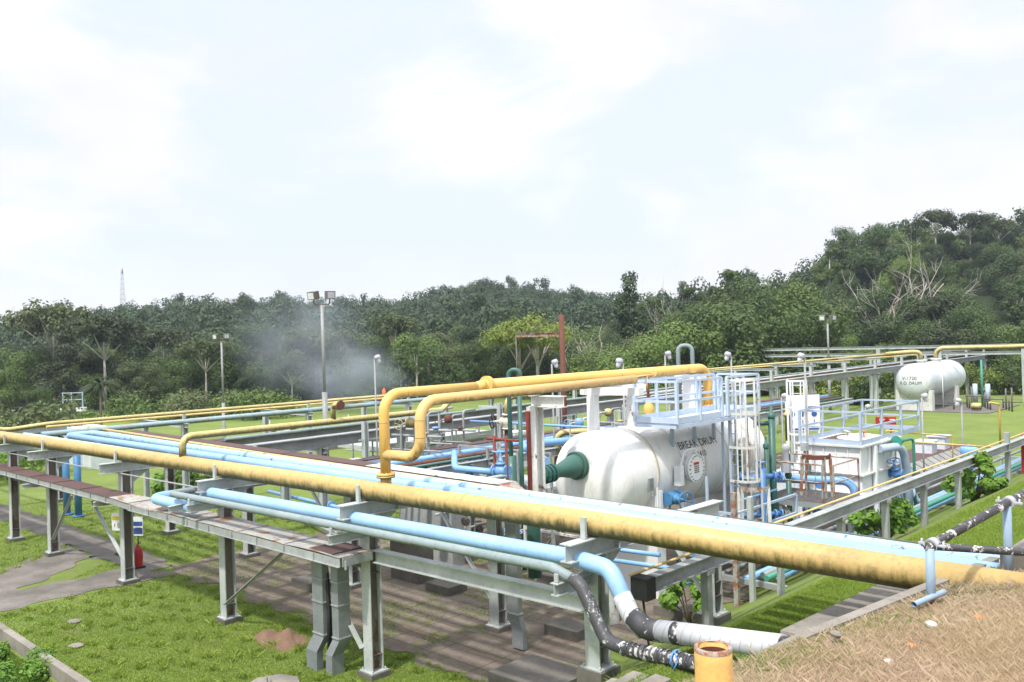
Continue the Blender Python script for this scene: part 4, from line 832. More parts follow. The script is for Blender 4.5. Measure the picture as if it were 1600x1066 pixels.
m=MB(); m.lathe((q[0],q[1],q[2]-.9),(0,0,1),[(.86,R0-.028),(.6,R0-.029),(0,R0-.029),(0,0)],24); part('rusty_inside',m,'rust',t)
a=G(1428,945,z=4.1); b=G(1475,925,z=4.12); m=MB(); m.tube([a,b],.032,12,caps=False); m.tube([a,b],.026,12,caps=False); single('loose_pipe',m,'post_blue','short rusty pipe lying in the dry grass by the nearer blue post','pipe')
# left kerb wall and ditch
m=MB(); m.box((-30,-4.55,-.8),(-3.4,-4.37,.07)); single('ditch_wall',m,'concrete','low concrete kerb wall beside the ditch at bottom left','wall')
# manhole near bottom edge
q=G(438,1066,z=.1); m=MB(); m.lathe((q[0]+.1,q[1]-.25,-.05),(0,0,1),[(0,.62),(.14,.62),(.2,.58),(.24,.3),(.24,0)],8,sm=False); m.tube([(q[0],q[1]-.3,.2),(q[0],q[1]-.3,.3),(q[0]+.15,q[1]-.3,.3),(q[0]+.15,q[1]-.3,.2)],.012,6); single('manhole_cover',m,'concrete','pale concrete manhole lid with a lifting loop at the bottom edge','manhole')
for k,(px,py) in enumerate(((1000,935),(840,790),(655,860))):
    pass
# concrete kerbs and dark boxes under the rack
m=MB(); m.box((-3.6,.9,0),(-2.0,2.2,.35)); single('dark_plinth',m,'concrete_dark','dark concrete plinth on the slab behind the nearest post','plinth')
m=MB(); m.box((-11.9,4.9,.0),(-10.6,5.5,1.5)); single('dark_cabinet',m,'concrete_dark','dark cabinet standing under the middle of the main rack','cabinet')
m=MB(); m.box((-13.8,6.8,.0),(-11.2,7.3,1.9)); single('dark_panel_wall',m,'steel_grey','dark grey panel standing on the slab behind the main rack','cabinet')
for k,(x,y) in enumerate(((-13,2.8),(-9.5,5),(-7.5,7.6),(-4.4,4.4),(-3.2,7.2))):
    m=MB(); m.box((x-.5,y-.35,.0),(x+.5,y+.35,.25)); single('concrete_pad',m,'concrete_dark','low concrete base on the slab, '+['leftmost','second from left','third from left','fourth, before the drum saddle','rightmost'][k],'concrete base',group='low bases on the slab')
for k,(x,y,mt) in enumerate(((-1.5,4.9,'pipe_blue'),(-2.3,5.2,'pipe_blue'))): pipe('blue_pipe',[(x-2.2,y-.3,1.9+.15*k),(x,y,1.9+.15*k)],.05,mt,['upper','lower'][k]+' short blue pipe under the nearest rack frame')
pipe('thin_pipe',[(-3.0,7.7,2.4),(-3.0,7.7,.8),(-3.2,7.5,.7)],.035,'deep_blue','slim blue drain line on the drum saddle, right one',R=.08); pipe('thin_pipe',[(-3.5,7.7,2.4),(-3.5,7.7,1.0)],.035,'deep_blue','slim blue drain line on the drum saddle, left one')
# low blue pipe on slab
a=G(420,768,z=.8); b=G(560,800,z=.8); pipe('low_pipe',[a,b],.075,'pipe_blue','blue flanged pipe low behind the pipe loop',flanges=[(G(505,787,z=.8),nv(np.array(b)-np.array(a)),.17,.06,6),(G(518,790,z=.8),nv(np.array(b)-np.array(a)),.19,.08,6)])
for k,(x,y) in enumerate(((-30.89,2.6),(-31.83,2.45))):
     m=MB(); m.tube([(x,y,0.0),(x,y,2.9)],.15,12); m.disc((x,y,.05),(0,0,1),.24,.08,14); single('blue_column',m,'deep_blue',['right one of the two dark blue pipe columns under the rack','left one of the two dark blue pipe columns under the rack'][k],'pipe',group='dark blue pipe columns')
pipe('grey_pipe',[(-26.5,9.0,.3),(-15.5,6.2,.3)],.08,'mottled_blue','weathered pipe lying on the grass behind the rack')
# ---- mid yellow pipe from the big pipe
t=thing('branch_pipe','olive yellow pipe rising from the thick pipe and running back with a blind stub','pipe',(XB,0,4.1))
m=MB(); m.tube([(XB,sy(XB),4.1),(XB,sy(XB),4.68),(XB,9.2,4.68),(XB-.3,9.9,4.98),(XB-.3,12.6,5.0),(XB+.9,13.0,5.0),(XB+1.1,11.4,5.0),(XB+1.1,11.4,4.2)],.10,18,R=.34); part('pipe_run',m,'yellow_old',t)
q=G(535,648,x=XB); m=MB(); m.tube([(XB,q[1]-.35,4.68),(XB,q[1]-.35,5.2),(XB+.35,q[1]-.35,5.2)],.085,14,R=.15); m.disc((XB+.38,q[1]-.35,5.2),(1,0,0),.15,.04,18,8,.014); part('blind_stub',m,'yellow_old',t)
m=MB(); m.disc((XB+.42,q[1]-.35,5.2),(1,0,0),.15,.03,18); part('blind_flange',m,'rust',t)
VX,VY=XB+1.1,11.4; zv=G(730,660,x=VX)[2]
valve('ball_valve',(VX,VY,zv-.15),(0,0,1),.26,'seam','cream ball valve with a black handwheel on top of a rusty post',(-.85,-.3,.0),wmat='black')
m=MB(); m.tube([(VX,VY,0),(VX,VY,zv-.45)],.13,12); m.disc((VX,VY,zv-.43),(0,0,1),.24,.05,16); single('rusty_post',m,'rust','rusty pipe post below the cream ball valve','post')
# ---- rack 3: low pipes along Y behind the main rack
a=G(490,735,z=3.3); b=G(839,675,z=3.3); xm=(a[0]+b[0])/2
t=thing('cable_tray','brown topped cable tray running back from the main rack past the cream valve','cable tray',(xm,3.6,3.1))
m=MB(); m.bar((xm,3.7,3.31),(xm-.2,40,3.31),.55,.02); part('lid',m,'tray_brown',t)
m=MB()
for s in (-.27,.27): m.bar((xm+s,3.7,3.18),(xm+s-.2,40,3.18),.012,.2); m.bar((xm+s*1.1,3.7,3.08),(xm+s*1.1-.2,40,3.08),.05,.012)
for y in np.arange(4.2,40,.8): m.bar((xm+.29,y,3.09),(xm+.29,y,3.28),.03,.03)
part('side_channel',m,'steel_blue',t)
for k,(dx,dz,r,mt,lab) in enumerate(((.75,.05,.10,'pipe_blue','light blue pipe beside the brown tray behind the rack'),(1.15,.0,.05,'yellow_thin','thin cream pipe beside the light blue one behind the rack'),(1.45,.03,.07,'rust','dark brown pipe second from the outer beam'),(1.8,.0,.055,'green_pipe','thin dark green pipe nearest the outer beam'))):
    pipe('rack_pipe',[(xm+dx,5,3.1+dz),(xm+dx-.2,40,3.1+dz)],r,mt,lab)
beam('steel_beam',(xm+2.3,4,2.92),(xm+2.1,40,2.92),.3,.2,'steel_grey','grey outer beam of the second pipe rack behind the main rack')
G3='frames of the second pipe rack'
# pale skid, rails and instruments seen through the yellow loop
deck('platform',-27,13.5,-23.6,21.5,2.3,'long pale access platform behind the rear rack',mat='steel_pale',fr='steel_pale',bars=False)
railing('railing',[(-23.6,13.5),(-23.6,21.5)],2.3,'pale railing in front of the long pale access platform',mat='steel_pale',toe=.12,step=1.5)
for k,(x,y,h) in enumerate(((-18.6,9.0,4.3),(-18.2,11.6,4.2),(-17.6,15.5,4.4),(-17.4,19.2,4.4))): m=MB(); hpost(m,x,y,0,h,.2,.2); m.bar((x,y,h-.2),(x-1.3,y,h-.2),.12,.1); m.bar((x,y-.3,h-.9),(x,y+1.2,h-.9),.05,.05); single('cantilever_post',m,'steel_pale','pale post with a short arm between the racks, '+['nearest','second','third','farthest'][k],'post',group='posts with arms between the racks')
for k,y in enumerate((8.5,14.5,20.5,26.5,32.5)):
    t=thing('pipe_rack','grey low frame of the second pipe rack, '+['nearest','second','third','fourth','farthest'][k]+' along it','pipe rack',(xm+1,y,0),G3)
    for s in (-.1,2.2): m=MB(); hpost(m,xm+s,y,0,2.75,.22,.22); part('post',m,'steel_grey',t)
    m=MB(); m.ibeam((xm-.3,y,2.88),(xm+2.4,y,2.88),.22,.16,.015); part('cap_beam',m,'steel_grey',t)
pipe('blue_pipe',[(xm+.6,10.2,2.5),(xm+2.9,7.6,2.5),(xm+3.0,5.6,2.3)],.2,'pipe_blue','fat blue pipe end behind the yellow riser',R=.3)
a=G(722,733,y=7.2); b=G(775,738,y=7.2)
pipe('blue_pipe',[(a[0]-.9,a[1]+.5,a[2]+.42),(a[0]-.35,a[1],a[2]),b],.10,'pipe_blue','blue pipe leading to the blue gate valve behind the rack',R=.4,flanges=[(b,(1,0,0),.17,.05,6)])
q=G(779,733,y=7.2); valve('gate_valve',(q[0]+.1,q[1],q[2]-.05),(1,0,0),.26,'pipe_blue','blue gate valve with a pale handwheel left of the green standpipes')
for k,(px,py,dd,lab) in enumerate(((640,655,30,'valve cluster on a small stand inside the yellow loop'),(660,648,33,'second valve cluster right inside the yellow loop'),(700,650,36,'valve cluster between yellow loop and cream valve'),(560,668,40,'small pale manifold left of the yellow riser'),(950,640,38,'small manifold behind the drum end left of the portal'),(905,655,34,'piping stand on the grating behind the red column'))):
    q=np.array(G(px,py,d=dd)); t=thing('valve_stand',lab,'pipework',(q[0],q[1],0),'small valve stands between the racks'); m=MB()
    for i in range(3): m.tube([(q[0]+.5*i-.5,q[1]+.2*i,0),(q[0]+.5*i-.5,q[1]+.2*i,q[2]+.2*(i-1)),(q[0]+.5*i-.5,q[1]+.2*i+.7,q[2]+.2*(i-1))],.045,6,R=.15)
    m.tube([(q[0]-1,q[1],q[2]-.6),(q[0]+1.2,q[1]+.4,q[2]-.6)],.05,6); m.tube([(q[0]-1,q[1],q[2]-1.1),(q[0]+1.2,q[1]+.4,q[2]-1.1)],.035,6); part('pipe_run',m,'steel_pale' if k%2 else 'steel_grey',t)
    m=MB(); m.lathe((q[0],q[1],q[2]-.3),(0,0,1),[(0,.06),(.05,.16),(.3,.16),(.35,.06)],10); mm_=['yellow_old','pipe_blue','rust','lamp_grey','yellow_old','pipe_blue'][k]; part('valve_body',m,mm_,t); m=MB(); m.disc((q[0]+.5,q[1]+.2,q[2]-.5),(0,0,1),.13,.07,10); part('flange',m,mm_,t); m=MB(); m.wheel((q[0]-.5,q[1]-.1,q[2]-.2),(.3,-1,0),.18,.015); part('handwheel',m,mm_,t)
# green goosenecks
def gn(pts,r,lab,mat='green_pipe',fl=None):
    t=thing('gooseneck_vent',lab,'vent pipe',pts[0]); m=MB(); m.tube(pts,r,14,R=.2); part('pipe_run',m,mat,t)
    if fl: m=MB(); m.disc(fl,(0,0,1),r*1.9,.05,14,6,.012); m.disc((fl[0],fl[1],fl[2]-.06),(0,0,1),r*1.9,.05,14); part('flange',m,mat,t)
q=G(798,700,y=8.6); x,y=q[0],q[1]; zt=G(799,578,x=x)[2]
gn([(x,y,.5),(x,y,zt),(x+.32,y+.2,zt),(x+.32,y+.2,zt-.35)],.075,'tall dark green gooseneck pipe left of the red column',fl=(x+.32,y+.2,zt-.32))
m=MB(); m.tube([(x+.02,y,0),(x+.02,y,G(800,712,x=x)[2])],.16,14); m.tube([(x+.02,y,2.9),(x-.75,y-.2,2.9),(x-.75,y-.2,.2)],.14,14,R=.35); single('green_pipe',m,'green_pipe','thick dark green standpipe with a side elbow','pipe')
q=G(816,760,y=8.0); m=MB(); m.tube([(q[0],q[1],0),(q[0],q[1],5.6)],.07,12); single('green_pipe',m,'green_pipe','slim dark green standpipe close to the red and white column','pipe')
pipe('green_pipe',[(-11,6.2,2.2),(-6.6,6.0,2.35)],.11,'green_pipe','dark green pipe lying low before the drum')
q=G(1061,600,y=14.8); x,y=q[0],q[1]; zt=G(1068,540,x=x)[2]
gn([(x,y,4.2),(x,y,zt),(x+.42,y+.25,zt),(x+.42,y+.25,4.4)],.075,'pale green gooseneck behind the drum pipe bend','green_grey')
pipe('blue_pipe',[(-7.6,7.3,3.55),(-10.2,9.0,3.7),(-9.2,11.4,3.7)],.12,'pipe_blue','light blue pipe with a sharp bend left of the drum',R=.25)
pipe('thin_pipe',[G(735,658,y=13),G(1000,672,y=13)],.045,'pipe_blue','long thin blue pipe crossing behind the cream valve')
q=G(870,652,y=13); pipe('yellow_pipe',[(q[0],13.0,2.2),(q[0],13.0,3.6),(q[0]+3.2,16.0,3.7)],.12,'yellow_old','old yellow pipe elbow left behind the drum',R=.3)
# access platform + railings behind riser
deck('platform',-13.5,9.3,-9.2,10.9,2.35,'grey access platform seen through the yellow loop',fr='steel_grey',bars=False,mat='steel_pale')
railing('railing',[(-13.5,9.3),(-9.2,9.3)],2.35,'grey railing on the access platform behind the yellow loop',mat='steel_grey',toe=0,step=1.4)
for k,(x,y,x2,y2,z,lab) in enumerate(((-11.5,13.0,-7.6,13.0,3.0,'thin grey railing left of the drum, front one'),(-12.5,17,-7.8,17,3.0,'thin grey railing left of the drum, back one'),(-30,22,-30,52,3.5,'long pale railing beside the far pipes'))):
    railing('railing',[(x,y),(x2,y2)],z,lab,mat='steel_pale',toe=0,step=1.6 if k<2 else 2.4,r=.018,pw=.04)
deck('platform',-12.6,13,-7.6,17,2.9,'flat grating platform between the racks left of the drum',mat='grating')
for k,(x,y,h) in enumerate(((-11.9,9.6,3.6),(-10.3,9.6,3.9))):
    m=MB(); hpost(m,x,y,0,h,.2,.2); single('steel_post',m,'steel_pale',['pale post seen inside the yellow loop','pale post right of the yellow loop'][k],'post')
m=MB(); m.tube([(-9.6,7.2,1),(-9.6,7.2,4.2)],.05,8); m.tube([(-9.1,7.2,1),(-9.1,7.2,4.2)],.045,8); m.tube([(-9.9,7.2,4.1),(-8.6,7.2,4.1)],.04,8); m.tube([(-10,7.2,1.8),(-10,7.2,1.4),(-9.6,7.0,1.0)],.035,8); single('rusty_pipework',m,'rust_red','thin rust red pipes framed by the yellow loop','pipework')
m=MB(); random.seed(3)
t=thing('pipe_manifold','dark tangle of small pipes and valves on the slab left of the drum','pipework',(-8.5,8,0))
m=MB()
for i in range(20):
    x=-12+random.random()*5.0; y=6.4+random.random()*3.4; z=.5+random.random()*1.7
    if i%3==0: m.tube([(x,y,.0),(x,y,z)],.045,8)
    elif i%3==1: m.tube([(x-.9,y,z),(x+.9,y,z)],.035,8)
    else: m.tube([(x,y-1,z),(x,y+.9,z)],.04,8)
part('small_pipes',m,'steel_grey',t); m=MB()
for i in range(16):
    x=-12+random.random()*5.0; y=6.4+random.random()*3.4; z=.8+random.random()*1.3; m.disc((x,y,z),(1,0,0) if i%2 else (0,1,0),.13,.05,12); m.disc((x+.1,y,z),(1,0,0),.12,.04,12); m.wheel((x,y,z+.25),(0,0,1),.12,.012)
part('fittings',m,'lamp_dark',t)
# low railings/equipment between tank and drum
for k,(x,y,z) in enumerate(((-3.4,15.9,1.2),(-5.2,16.2,1.4),(-4.3,17.0,1.0))): valve('gate_valve',(x,y,z),(1,0,0),.17,'valve_blue' if k!=1 else 'lamp_dark','small valve between drum and ribbed tank, '+['blue, front','dark','blue, behind'][k],(0,-.3,1),'small valves by the ribbed tank')
for k,(px,py,X_) in enumerate(((1300,760,-3.9),(1285,755,-4.1),(1400,740,-2.4))): 
    q=G(px,py,x=X_); valve('gate_valve',q,(0,1,0) if k<2 else (1,0,0),.22,'valve_blue','blue valve '+['below the ribbed tank front, right','below the ribbed tank front, left','on the right side of the ribbed tank'][k],(0,-.4,1))
q=G(1050,778,x=-4.2); valve('gate_valve',(q[0],q[1],q[2]),(0,1,0),.25,'deep_blue','dark blue valve with handwheel between the drum saddle and the low platform',(1,-.3,0))
for k,(x,y,z) in enumerate(((-6.6,4.9,1.6),(-7.3,5.3,1.5))): valve('gate_valve',(x,y,z),(1,0,0),.2,'pipe_blue','half hidden blue valve low before the drum end, '+['right','left'][k])
for k,(y,h) in enumerate(((16.7,2.6),(17.1,2.2),(16.2,3.1))):
    x=-4.7+.35*k; m=MB(); m.tube([(x,y,0),(x,y,h)],.05,8); m.box((x-.1,y-.1,h),(x+.1,y+.1,h+.28)); single('gauge_stand',m,'green_pipe' if k%2 else 'steel_pale','instrument stand right of the drum, '+['pale and middle','dark green and short','pale and tallest'][k],'instrument',group='instrument stands right of the drum')
m=MB(); m.box((-7.4,20.5,0),(-5.2,22.5,1.6)); m.box((-7.2,20.7,1.6),(-5.4,22.3,1.75)); single('pump_box',m,'drum_old','pale equipment box behind the white ladder','box')
for k,(px,py,mt) in enumerate(((455,704,'steel_pale'),(520,700,'white_paint'),(575,693,'drum_old'),(640,700,'steel_pale'),(690,690,'white_paint'),(800,672,'steel_pale'))):
    q=G(px,py,z=0); x,y=q[0],q[1]; t=thing('pump_skid','pump skid on the lawn under the rear rack, '+['leftmost','second from left','third from left','fourth from left','fifth from left','rightmost'][k],'pump skid',(x,y,0),'pump skids under the rear rack')
    m=MB(); m.box((x-.9,y-1.4,0),(x+.9,y+1.4,.3)); part('base',m,'concrete',t); m=MB(); m.box((x-.4,y-.9,.3),(x+.4,y+.1,1.4)); part('cabinet',m,mt,t)
    m=MB(); m.lathe((x,y+.3,.75),(0,1,0),[(0,.1),(.05,.28),(.7,.28),(.75,.1)],12,caps=True); part('motor',m,'valve_blue',t)
    m=MB(); m.tube([(x+.3,y-1.2,.3),(x+.3,y-1.2,1.9),(x+.3,y+1.2,1.9),(x+.3,y+1.2,.3)],.05,8,R=.15); m.tube([(x-.5,y-1.3,.3),(x-.5,y-1.3,2.2)],.04,6); part('pipe_run',m,'pipe_blue' if k%2 else 'steel_pale',t)
for k,(px,py,L_) in enumerate(((405,697,3.0),(610,690,4.0),(700,684,5.0),(860,668,5.0))):
    q=G(px,py,z=1.2); railing('railing',[(q[0],q[1]),(q[0],q[1]+L_)],1.2,'low pale railing between the rear racks, '+['leftmost','inside the yellow loop','right of the yellow loop','left of the drum'][k],mat='steel_pale',toe=0,r=.022,pw=.05,step=1.3)
# ---- rack 4
def line_rack(name,xa,xb,y0,y1,z,lab,mat='steel_grey',slope=0.0):
    for k,(x,l) in enumerate(((xa,'far'),(xb,'near'))):
        m=MB(); m.ibeam((x,y0,z-.2),(x,y1,z-.2+slope),.4,.25,.02); m.bar((x+.0,y0,z+.03),(x,y1,z+.03+slope),.5,.04); single('steel_beam',m,mat,lab+', '+l+' side','beam')
line_rack('r4',-22.9,-20.1,4.6,95,3.5,'long weathered grey beam of the rear pipe rack',slope=.45)
m=MB(); m.bar((-22.95,4.6,3.56),(-22.95,95,4.01),.55,.02); single('tray_lid',m,'tray_brown','brown lid strip on the far beam of the rear rack','cable tray')
pipe('rack_pipe',[(-22.2,5,3.62),(-22.2,95,4.1)],.07,'green_grey','thin grey green pipe on the rear rack'); pipe('rack_pipe',[(-21.4,30,3.65),(-21.4,95,4.1)],.1,'steel_pale','pale pipe on the rear rack'); pipe('rack_pipe',[(-20.8,34,3.7),(-20.8,95,4.15)],.05,'rust','thin brown pipe on the rear rack')
for k,y in enumerate(np.arange(8,95,6.2)):
    zt=3.1+.45*(y-4.6)/90; t=thing('pipe_rack','grey frame of the rear pipe rack, number %s from its near end'%(['one','two','three','four','five','six','seven','eight','nine','ten','eleven','twelve','thirteen','fourteen','fifteen'][k]),'pipe rack',(-21.5,y,0),'frames of the rear pipe rack')
    for x in (-22.9,-20.1): m=MB(); hpost(m,x,y,0,zt,.3,.3); part('post',m,'steel_pale',t)
    m=MB(); m.ibeam((-23.2,y,zt-.12),(-19.8,y,zt-.12),.2,.18,.015); part('cap_beam',m,'steel_grey',t)
    if y>40:
        m=MB(); hpost(m,-22.9,y,zt+.45,zt+1.2,.2,.2); hpost(m,-20.1,y,zt+.45,zt+1.2,.2,.2); m.ibeam((-23.3,y,zt+1.25),(-19.7,y,zt+1.25),.16,.14,.014); part('upper_frame',m,'steel_pale',t)
# ---- far pipes
pipe('far_pipe',[(-60,.2,3.6),(-34.3,.9,3.8),(-33.2,2.2,4.0),(-33.2,59,4.0),(-19.5,67.8,5.0)],.105,'yellow_old','old yellow pipe on the far side running to the top of the distant drum',R=1.0,n=12)
pipe('far_pipe',[(-20.5,67.2,4.95),(-18.6,68.4,5.1),(-18.0,68.6,5.05),(-18.0,68.8,3.9)],.19,'yellow_old','old yellow elbow dropping onto the left nozzle of the distant drum',R=.8,n=12)
pipe('far_pipe',[(-31.5,1.6,4.0),(-31.5,58,4.0),(-17.6,66.5,4.9)],.055,'yellow_thin','thin yellow pipe beside the far old yellow one',R=.8,n=10)
pipe('far_pipe',[(-28.8,.55,3.9),(-28.8,58,4.0)],.12,'mottled_blue','mottled blue grey pipe on short stands before the far yellow pipes',R=.4,n=14)
pipe('far_pipe',[(-18.0,72.6,3.8),(-18.0,72.6,5.3),(-12,72.8,5.3),(30,74,6.4)],.2,'yellow_old','old yellow pipe rising from the distant drum and leaving to the right',R=.9,n=12)
for k,y in enumerate(np.arange(6.5,58,6.5)):
    t=thing('pipe_stand','pale T shaped stand under the far blue pipe, '+['nearest','second','third','fourth','fifth','sixth','seventh','farthest'][k],'pipe support',(-30.5,y,0),'stands of the far pipes')
    m=MB(); hpost(m,-28.8,y,0,3.7,.24,.24); part('post',m,'steel_pale',t); m=MB(); hpost(m,-33.0,y,0,3.7,.24,.24); part('post',m,'steel_pale',t)
    m=MB(); m.ibeam((-33.5,y,3.74),(-28.4,y,3.74),.18,.16,.015); m.box((-28.86,y-.06,3.8),(-28.74,y+.06,4.25)); part('arm',m,'steel_pale',t)
# ---- distant KO drum
KX,KZ,KR=-18.0,2.62,1.48
t=thing('horizontal_drum','distant stained white drum on white legs with black stencilled text on its round end','drum',(KX,71,0))
m=MB(); prof=[(66.0+.75*(1-math.cos(a)),KR*math.sin(a)) for a in np.linspace(0,math.pi/2,10)]+[(70,KR),(73,KR)]+[(76+.7*math.sin(a),KR*math.cos(a)) for a in np.linspace(0,math.pi/2,10)]
m.lathe((KX,0,KZ),(0,1,0),prof,40); part('shell',m,'drum_old',t)
for y in (67.0,73.6): m=MB(); m.box((KX-1.45,y-.2,-.2),(KX+1.45,y+.2,1.75)); m.box((KX-1.5,y-.3,-.2),(KX-1.2,y+.3,1.8)); m.box((KX+1.2,y-.3,-.2),(KX+1.5,y+.3,1.8)); part('saddle',m,'white_rusty',t)
for y in (68.8,72.6): m=MB(); m.lathe((KX,y,KZ+1.3),(0,0,1),[(0,.38),(.35,.38),(.36,.5),(.46,.5),(.46,0)],18); part('nozzle',m,'white_rusty',t)
m=MB(); m.tube([(KX+1.55,69.3,0),(KX+1.55,69.3,3.9)],.04,8); part('drain_pipe',m,'white_paint',t)
def head(x0,z0):
    def f(u,v):
        x=x0+u; z=z0+v; rho=min(.98,math.hypot(x-KX,z-KZ)/KR); a=math.asin(rho); return (x,66.0+.75*(1-math.cos(a))-.02,z)
    return f
lettering('V-1720',.42,head(KX-.72,KZ+.12),t); lettering('K.O. DRUM',.36,head(KX-.92,KZ-.27),t)
m=MB(); m.box((KX-2.5,66.2,.0),(KX+6,75.5,.06)); single('drum_apron',m,'concrete_dark','dark concrete apron under the distant drum','slab')
t=thing('valve_station','small pipes and valves on the apron right of the distant drum','pipework',(-13.5,71,0)); m=MB()
for i in range(12):
    x=-15.5+i*.45; y=69+ (i*37%10)*.3; h=1.0+(i*53%7)*.2; m=MB(); m.tube([(x,y,0),(x,y,h)],.07,6)
    if i%3==0: m.tube([(x-.5,y,h*.6),(x+1,y,h*.6)],.06,6)
    part('small_pipe',m,'lamp_dark',t)
m=MB(); m.lathe((-13.6,68.6,.4),(1,0,0),[(-.4,.1),(-.35,.28),(.35,.28),(.4,.1)],12); part('pump',m,'yellow_old',t)
m=MB()
for x in (-14.2,-13.2): m.tube([(x,70.5,.6),(x,70.5,2.2)],.2,8)
part('filters',m,'steel_blue',t)
for k,x in enumerate((-14.2,-10.1)): m=MB(); m.tube([(x,72.5,0),(x,72.5,4.2)],.1,8); single('drop_pipe',m,'sea_green',['left','right'][k]+' sea green drop pipe beside the distant drum','pipe')
# rack 5 along X behind the distant drum
for k,(z,yy) in enumerate(((4.6,80),(5.3,80))):
    m=MB(); m.ibeam((-45,yy,z),(30,yy,z),.3,.2,.02); single('steel_beam',m,'steel_pale',['lower','upper'][k]+' long pale beam behind the distant drum','beam')
for k,x in enumerate((-26,-20,-12.6,-7,-2,3,9)):
    m=MB(); hpost(m,x,80,0,5.2 if x<-10 else 6.5,.4,.4); single('rack_post',m,'steel_pale','tall pale rack post behind the distant drum, '+['first','second','third','fourth','fifth','sixth','seventh'][k]+' from left','post',group='tall posts behind the distant drum')
m=MB()
for z in (1.6,3.0,6.2): m.ibeam((-7,80,z),(9,80,z),.2,.15,.015)
for x in (-6,-3.5,-1): m.tube([(x,79,6.3),(x,79,7.3),(x+2.5,79,7.3)],.06,6)
single('rack_crossbars',m,'steel_grey','grey cross members between the tall posts at the right edge','beam')
for k,(px,d,b) in enumerate(((1507,47,0),(1440,44,0))): pass
# ---- area lamps
def lamp(px,py,d,lab,face,base=None,hs=1.,r=.035):
    q=np.array(G(px,py,d=d)); g=base if base is not None else max(0,hz(q[0],q[1])); t=thing('area_lamp',lab,'lamp',(q[0],q[1],g),'pole lamps of the plant')
    m=MB(); m.tube([(q[0],q[1],g),(q[0],q[1],q[2]-.12)],r,8); part('pole',m,'pole_grey',t)
    fd=nv((face[0],face[1],0)); c=q+fd*.1
    m=MB(); ax=nv(fd*.35+np.array([0,0,-1])); m.lathe(c-ax*.06*hs,ax,[(0,.02),(.0,.10*hs),(.05*hs,.15*hs),(.16*hs,.17*hs),(.2*hs,.14*hs)],12); m.bar(q-[0,0,.15],c,.06,.06); part('housing',m,'lamp_grey',t)
    m=MB(); m.lathe(c+ax*.14*hs,ax,[(0,.11*hs),(.14*hs,.10*hs),(.22*hs,.05*hs),(.23*hs,0)],10); part('lamp_glass',m,'lamp_glass',t)
Rh=R_[:2]
for (px,py,d,lab,s) in ((585,557,34,'pole lamp left of the yellow riser',1),(862,564,33,'pole lamp just left of the rusty mast',1),(973,562,30,'pole lamp above the middle of the yellow pipes',-1),(1039,551,34,'pole lamp left of the pale gooseneck',1),(1142,552,32,'pole lamp above the end of the yellow pipe bend',-1),(1257,554,29,'pole lamp rising over the white caged ladder',-1),(1502,624,36,'pole lamp right of the distant drum',-1),(1440,617,34,'pole lamp in front of the distant drum',1),(1352,634,40,'pole lamp seen over the tank roof railing, right',1),(1221,617,36,'small pole lamp left of the caged ladder',1)):
    lamp(px,py,d,lab,(Rh[0]*s,Rh[1]*s),hs=.8)
def flood(px,py,d,hs,lab,z0=0,dark=True,r=.1):
    q=np.array(G(px,py,d=d)); g=hz(q[0],q[1]); t=thing('floodlight_mast',lab,'floodlight',(q[0],q[1],g),'floodlight masts')
    zt=q[2]; m=MB(); m.tube([(q[0],q[1],g),(q[0],q[1],g+(zt-g)*.52)],r,10); m.tube([(q[0],q[1],g+(zt-g)*.52),(q[0],q[1],zt)],r*.6,10)
    for k in range(9): z=g+1+k*(zt-g)/10; m.tube([(q[0]-.12,q[1]-.1,z),(q[0]+.12,q[1]+.1,z)],.012,5)
    part('mast',m,'pole_grey',t); a=np.array([Rh[0],Rh[1],0]); w=.34*hs
    m=MB(); m.tube([q-a*w+[0,0,.25*hs],q-a*w*.95+[0,0,.03],q+a*w*.95+[0,0,.03],q+a*w+[0,0,.25*hs]],.035*hs,8,R=.1); part('cross_arm',m,'lamp_dark',t)
    for s in (-1,1):
        c=q+a*w*s*1.05+[0,0,.42*hs]; f=nv(-np.array([F_[0],F_[1],0])*1+a*s*.5+[0,0,-.12*(s<0)-.1]); m=MB(); m.bar(c-f*.17*hs,c+f*.17*hs,.38*hs,.34*hs); part('lamp_housing',m,'lamp_dark',t)
        m=MB(); m.bar(c+f*.172*hs,c+f*.18*hs,.3*hs,.26*hs); part('lamp_glass',m,'lamp_glass' if s<0 else 'lamp_grey',t)
flood(503,477,44,1.2,'tall floodlight mast with two square lamps standing before the smoke',r=.135)
flood(346,535,52,.85,'thin floodlight mast with two lamps at left before the forest',r=.1)
flood(1293,506,78,1.3,'floodlight mast at right against the hillside',r=.14)
q=np.array(G(877,492,d=42)); t=thing('crane_mast','rusty brown mast with a short jib and guy wires','mast',(q[0],q[1],0))
m=MB(); m.tube([(q[0],q[1],0),(q[0],q[1],q[2])],.13,12); part('mast',m,'rust',t)
j0=np.array([q[0],q[1],q[2]-.95]); j1=np.array(G(806,524,d=42)); m=MB(); m.ibeam(j0,j1,.2,.12,.015); part('jib',m,'rusty_steel',t)
m=MB(); m.tube([(q[0],q[1],q[2]-.1),j1],.018,5); m.tube([(q[0],q[1],q[2]-1.2),G(812,585,d=44)],.015,5); m.tube([(q[0],q[1],q[2]-1.2),G(938,582,d=44)],.015,5); m.tube([(q[0],q[1],q[2]-1.2),G(932,568,d=46)],.012,5); m.tube([j1,j1-[0,0,3.2]],.03,6); part('guy_wires',m,'lamp_dark',t)
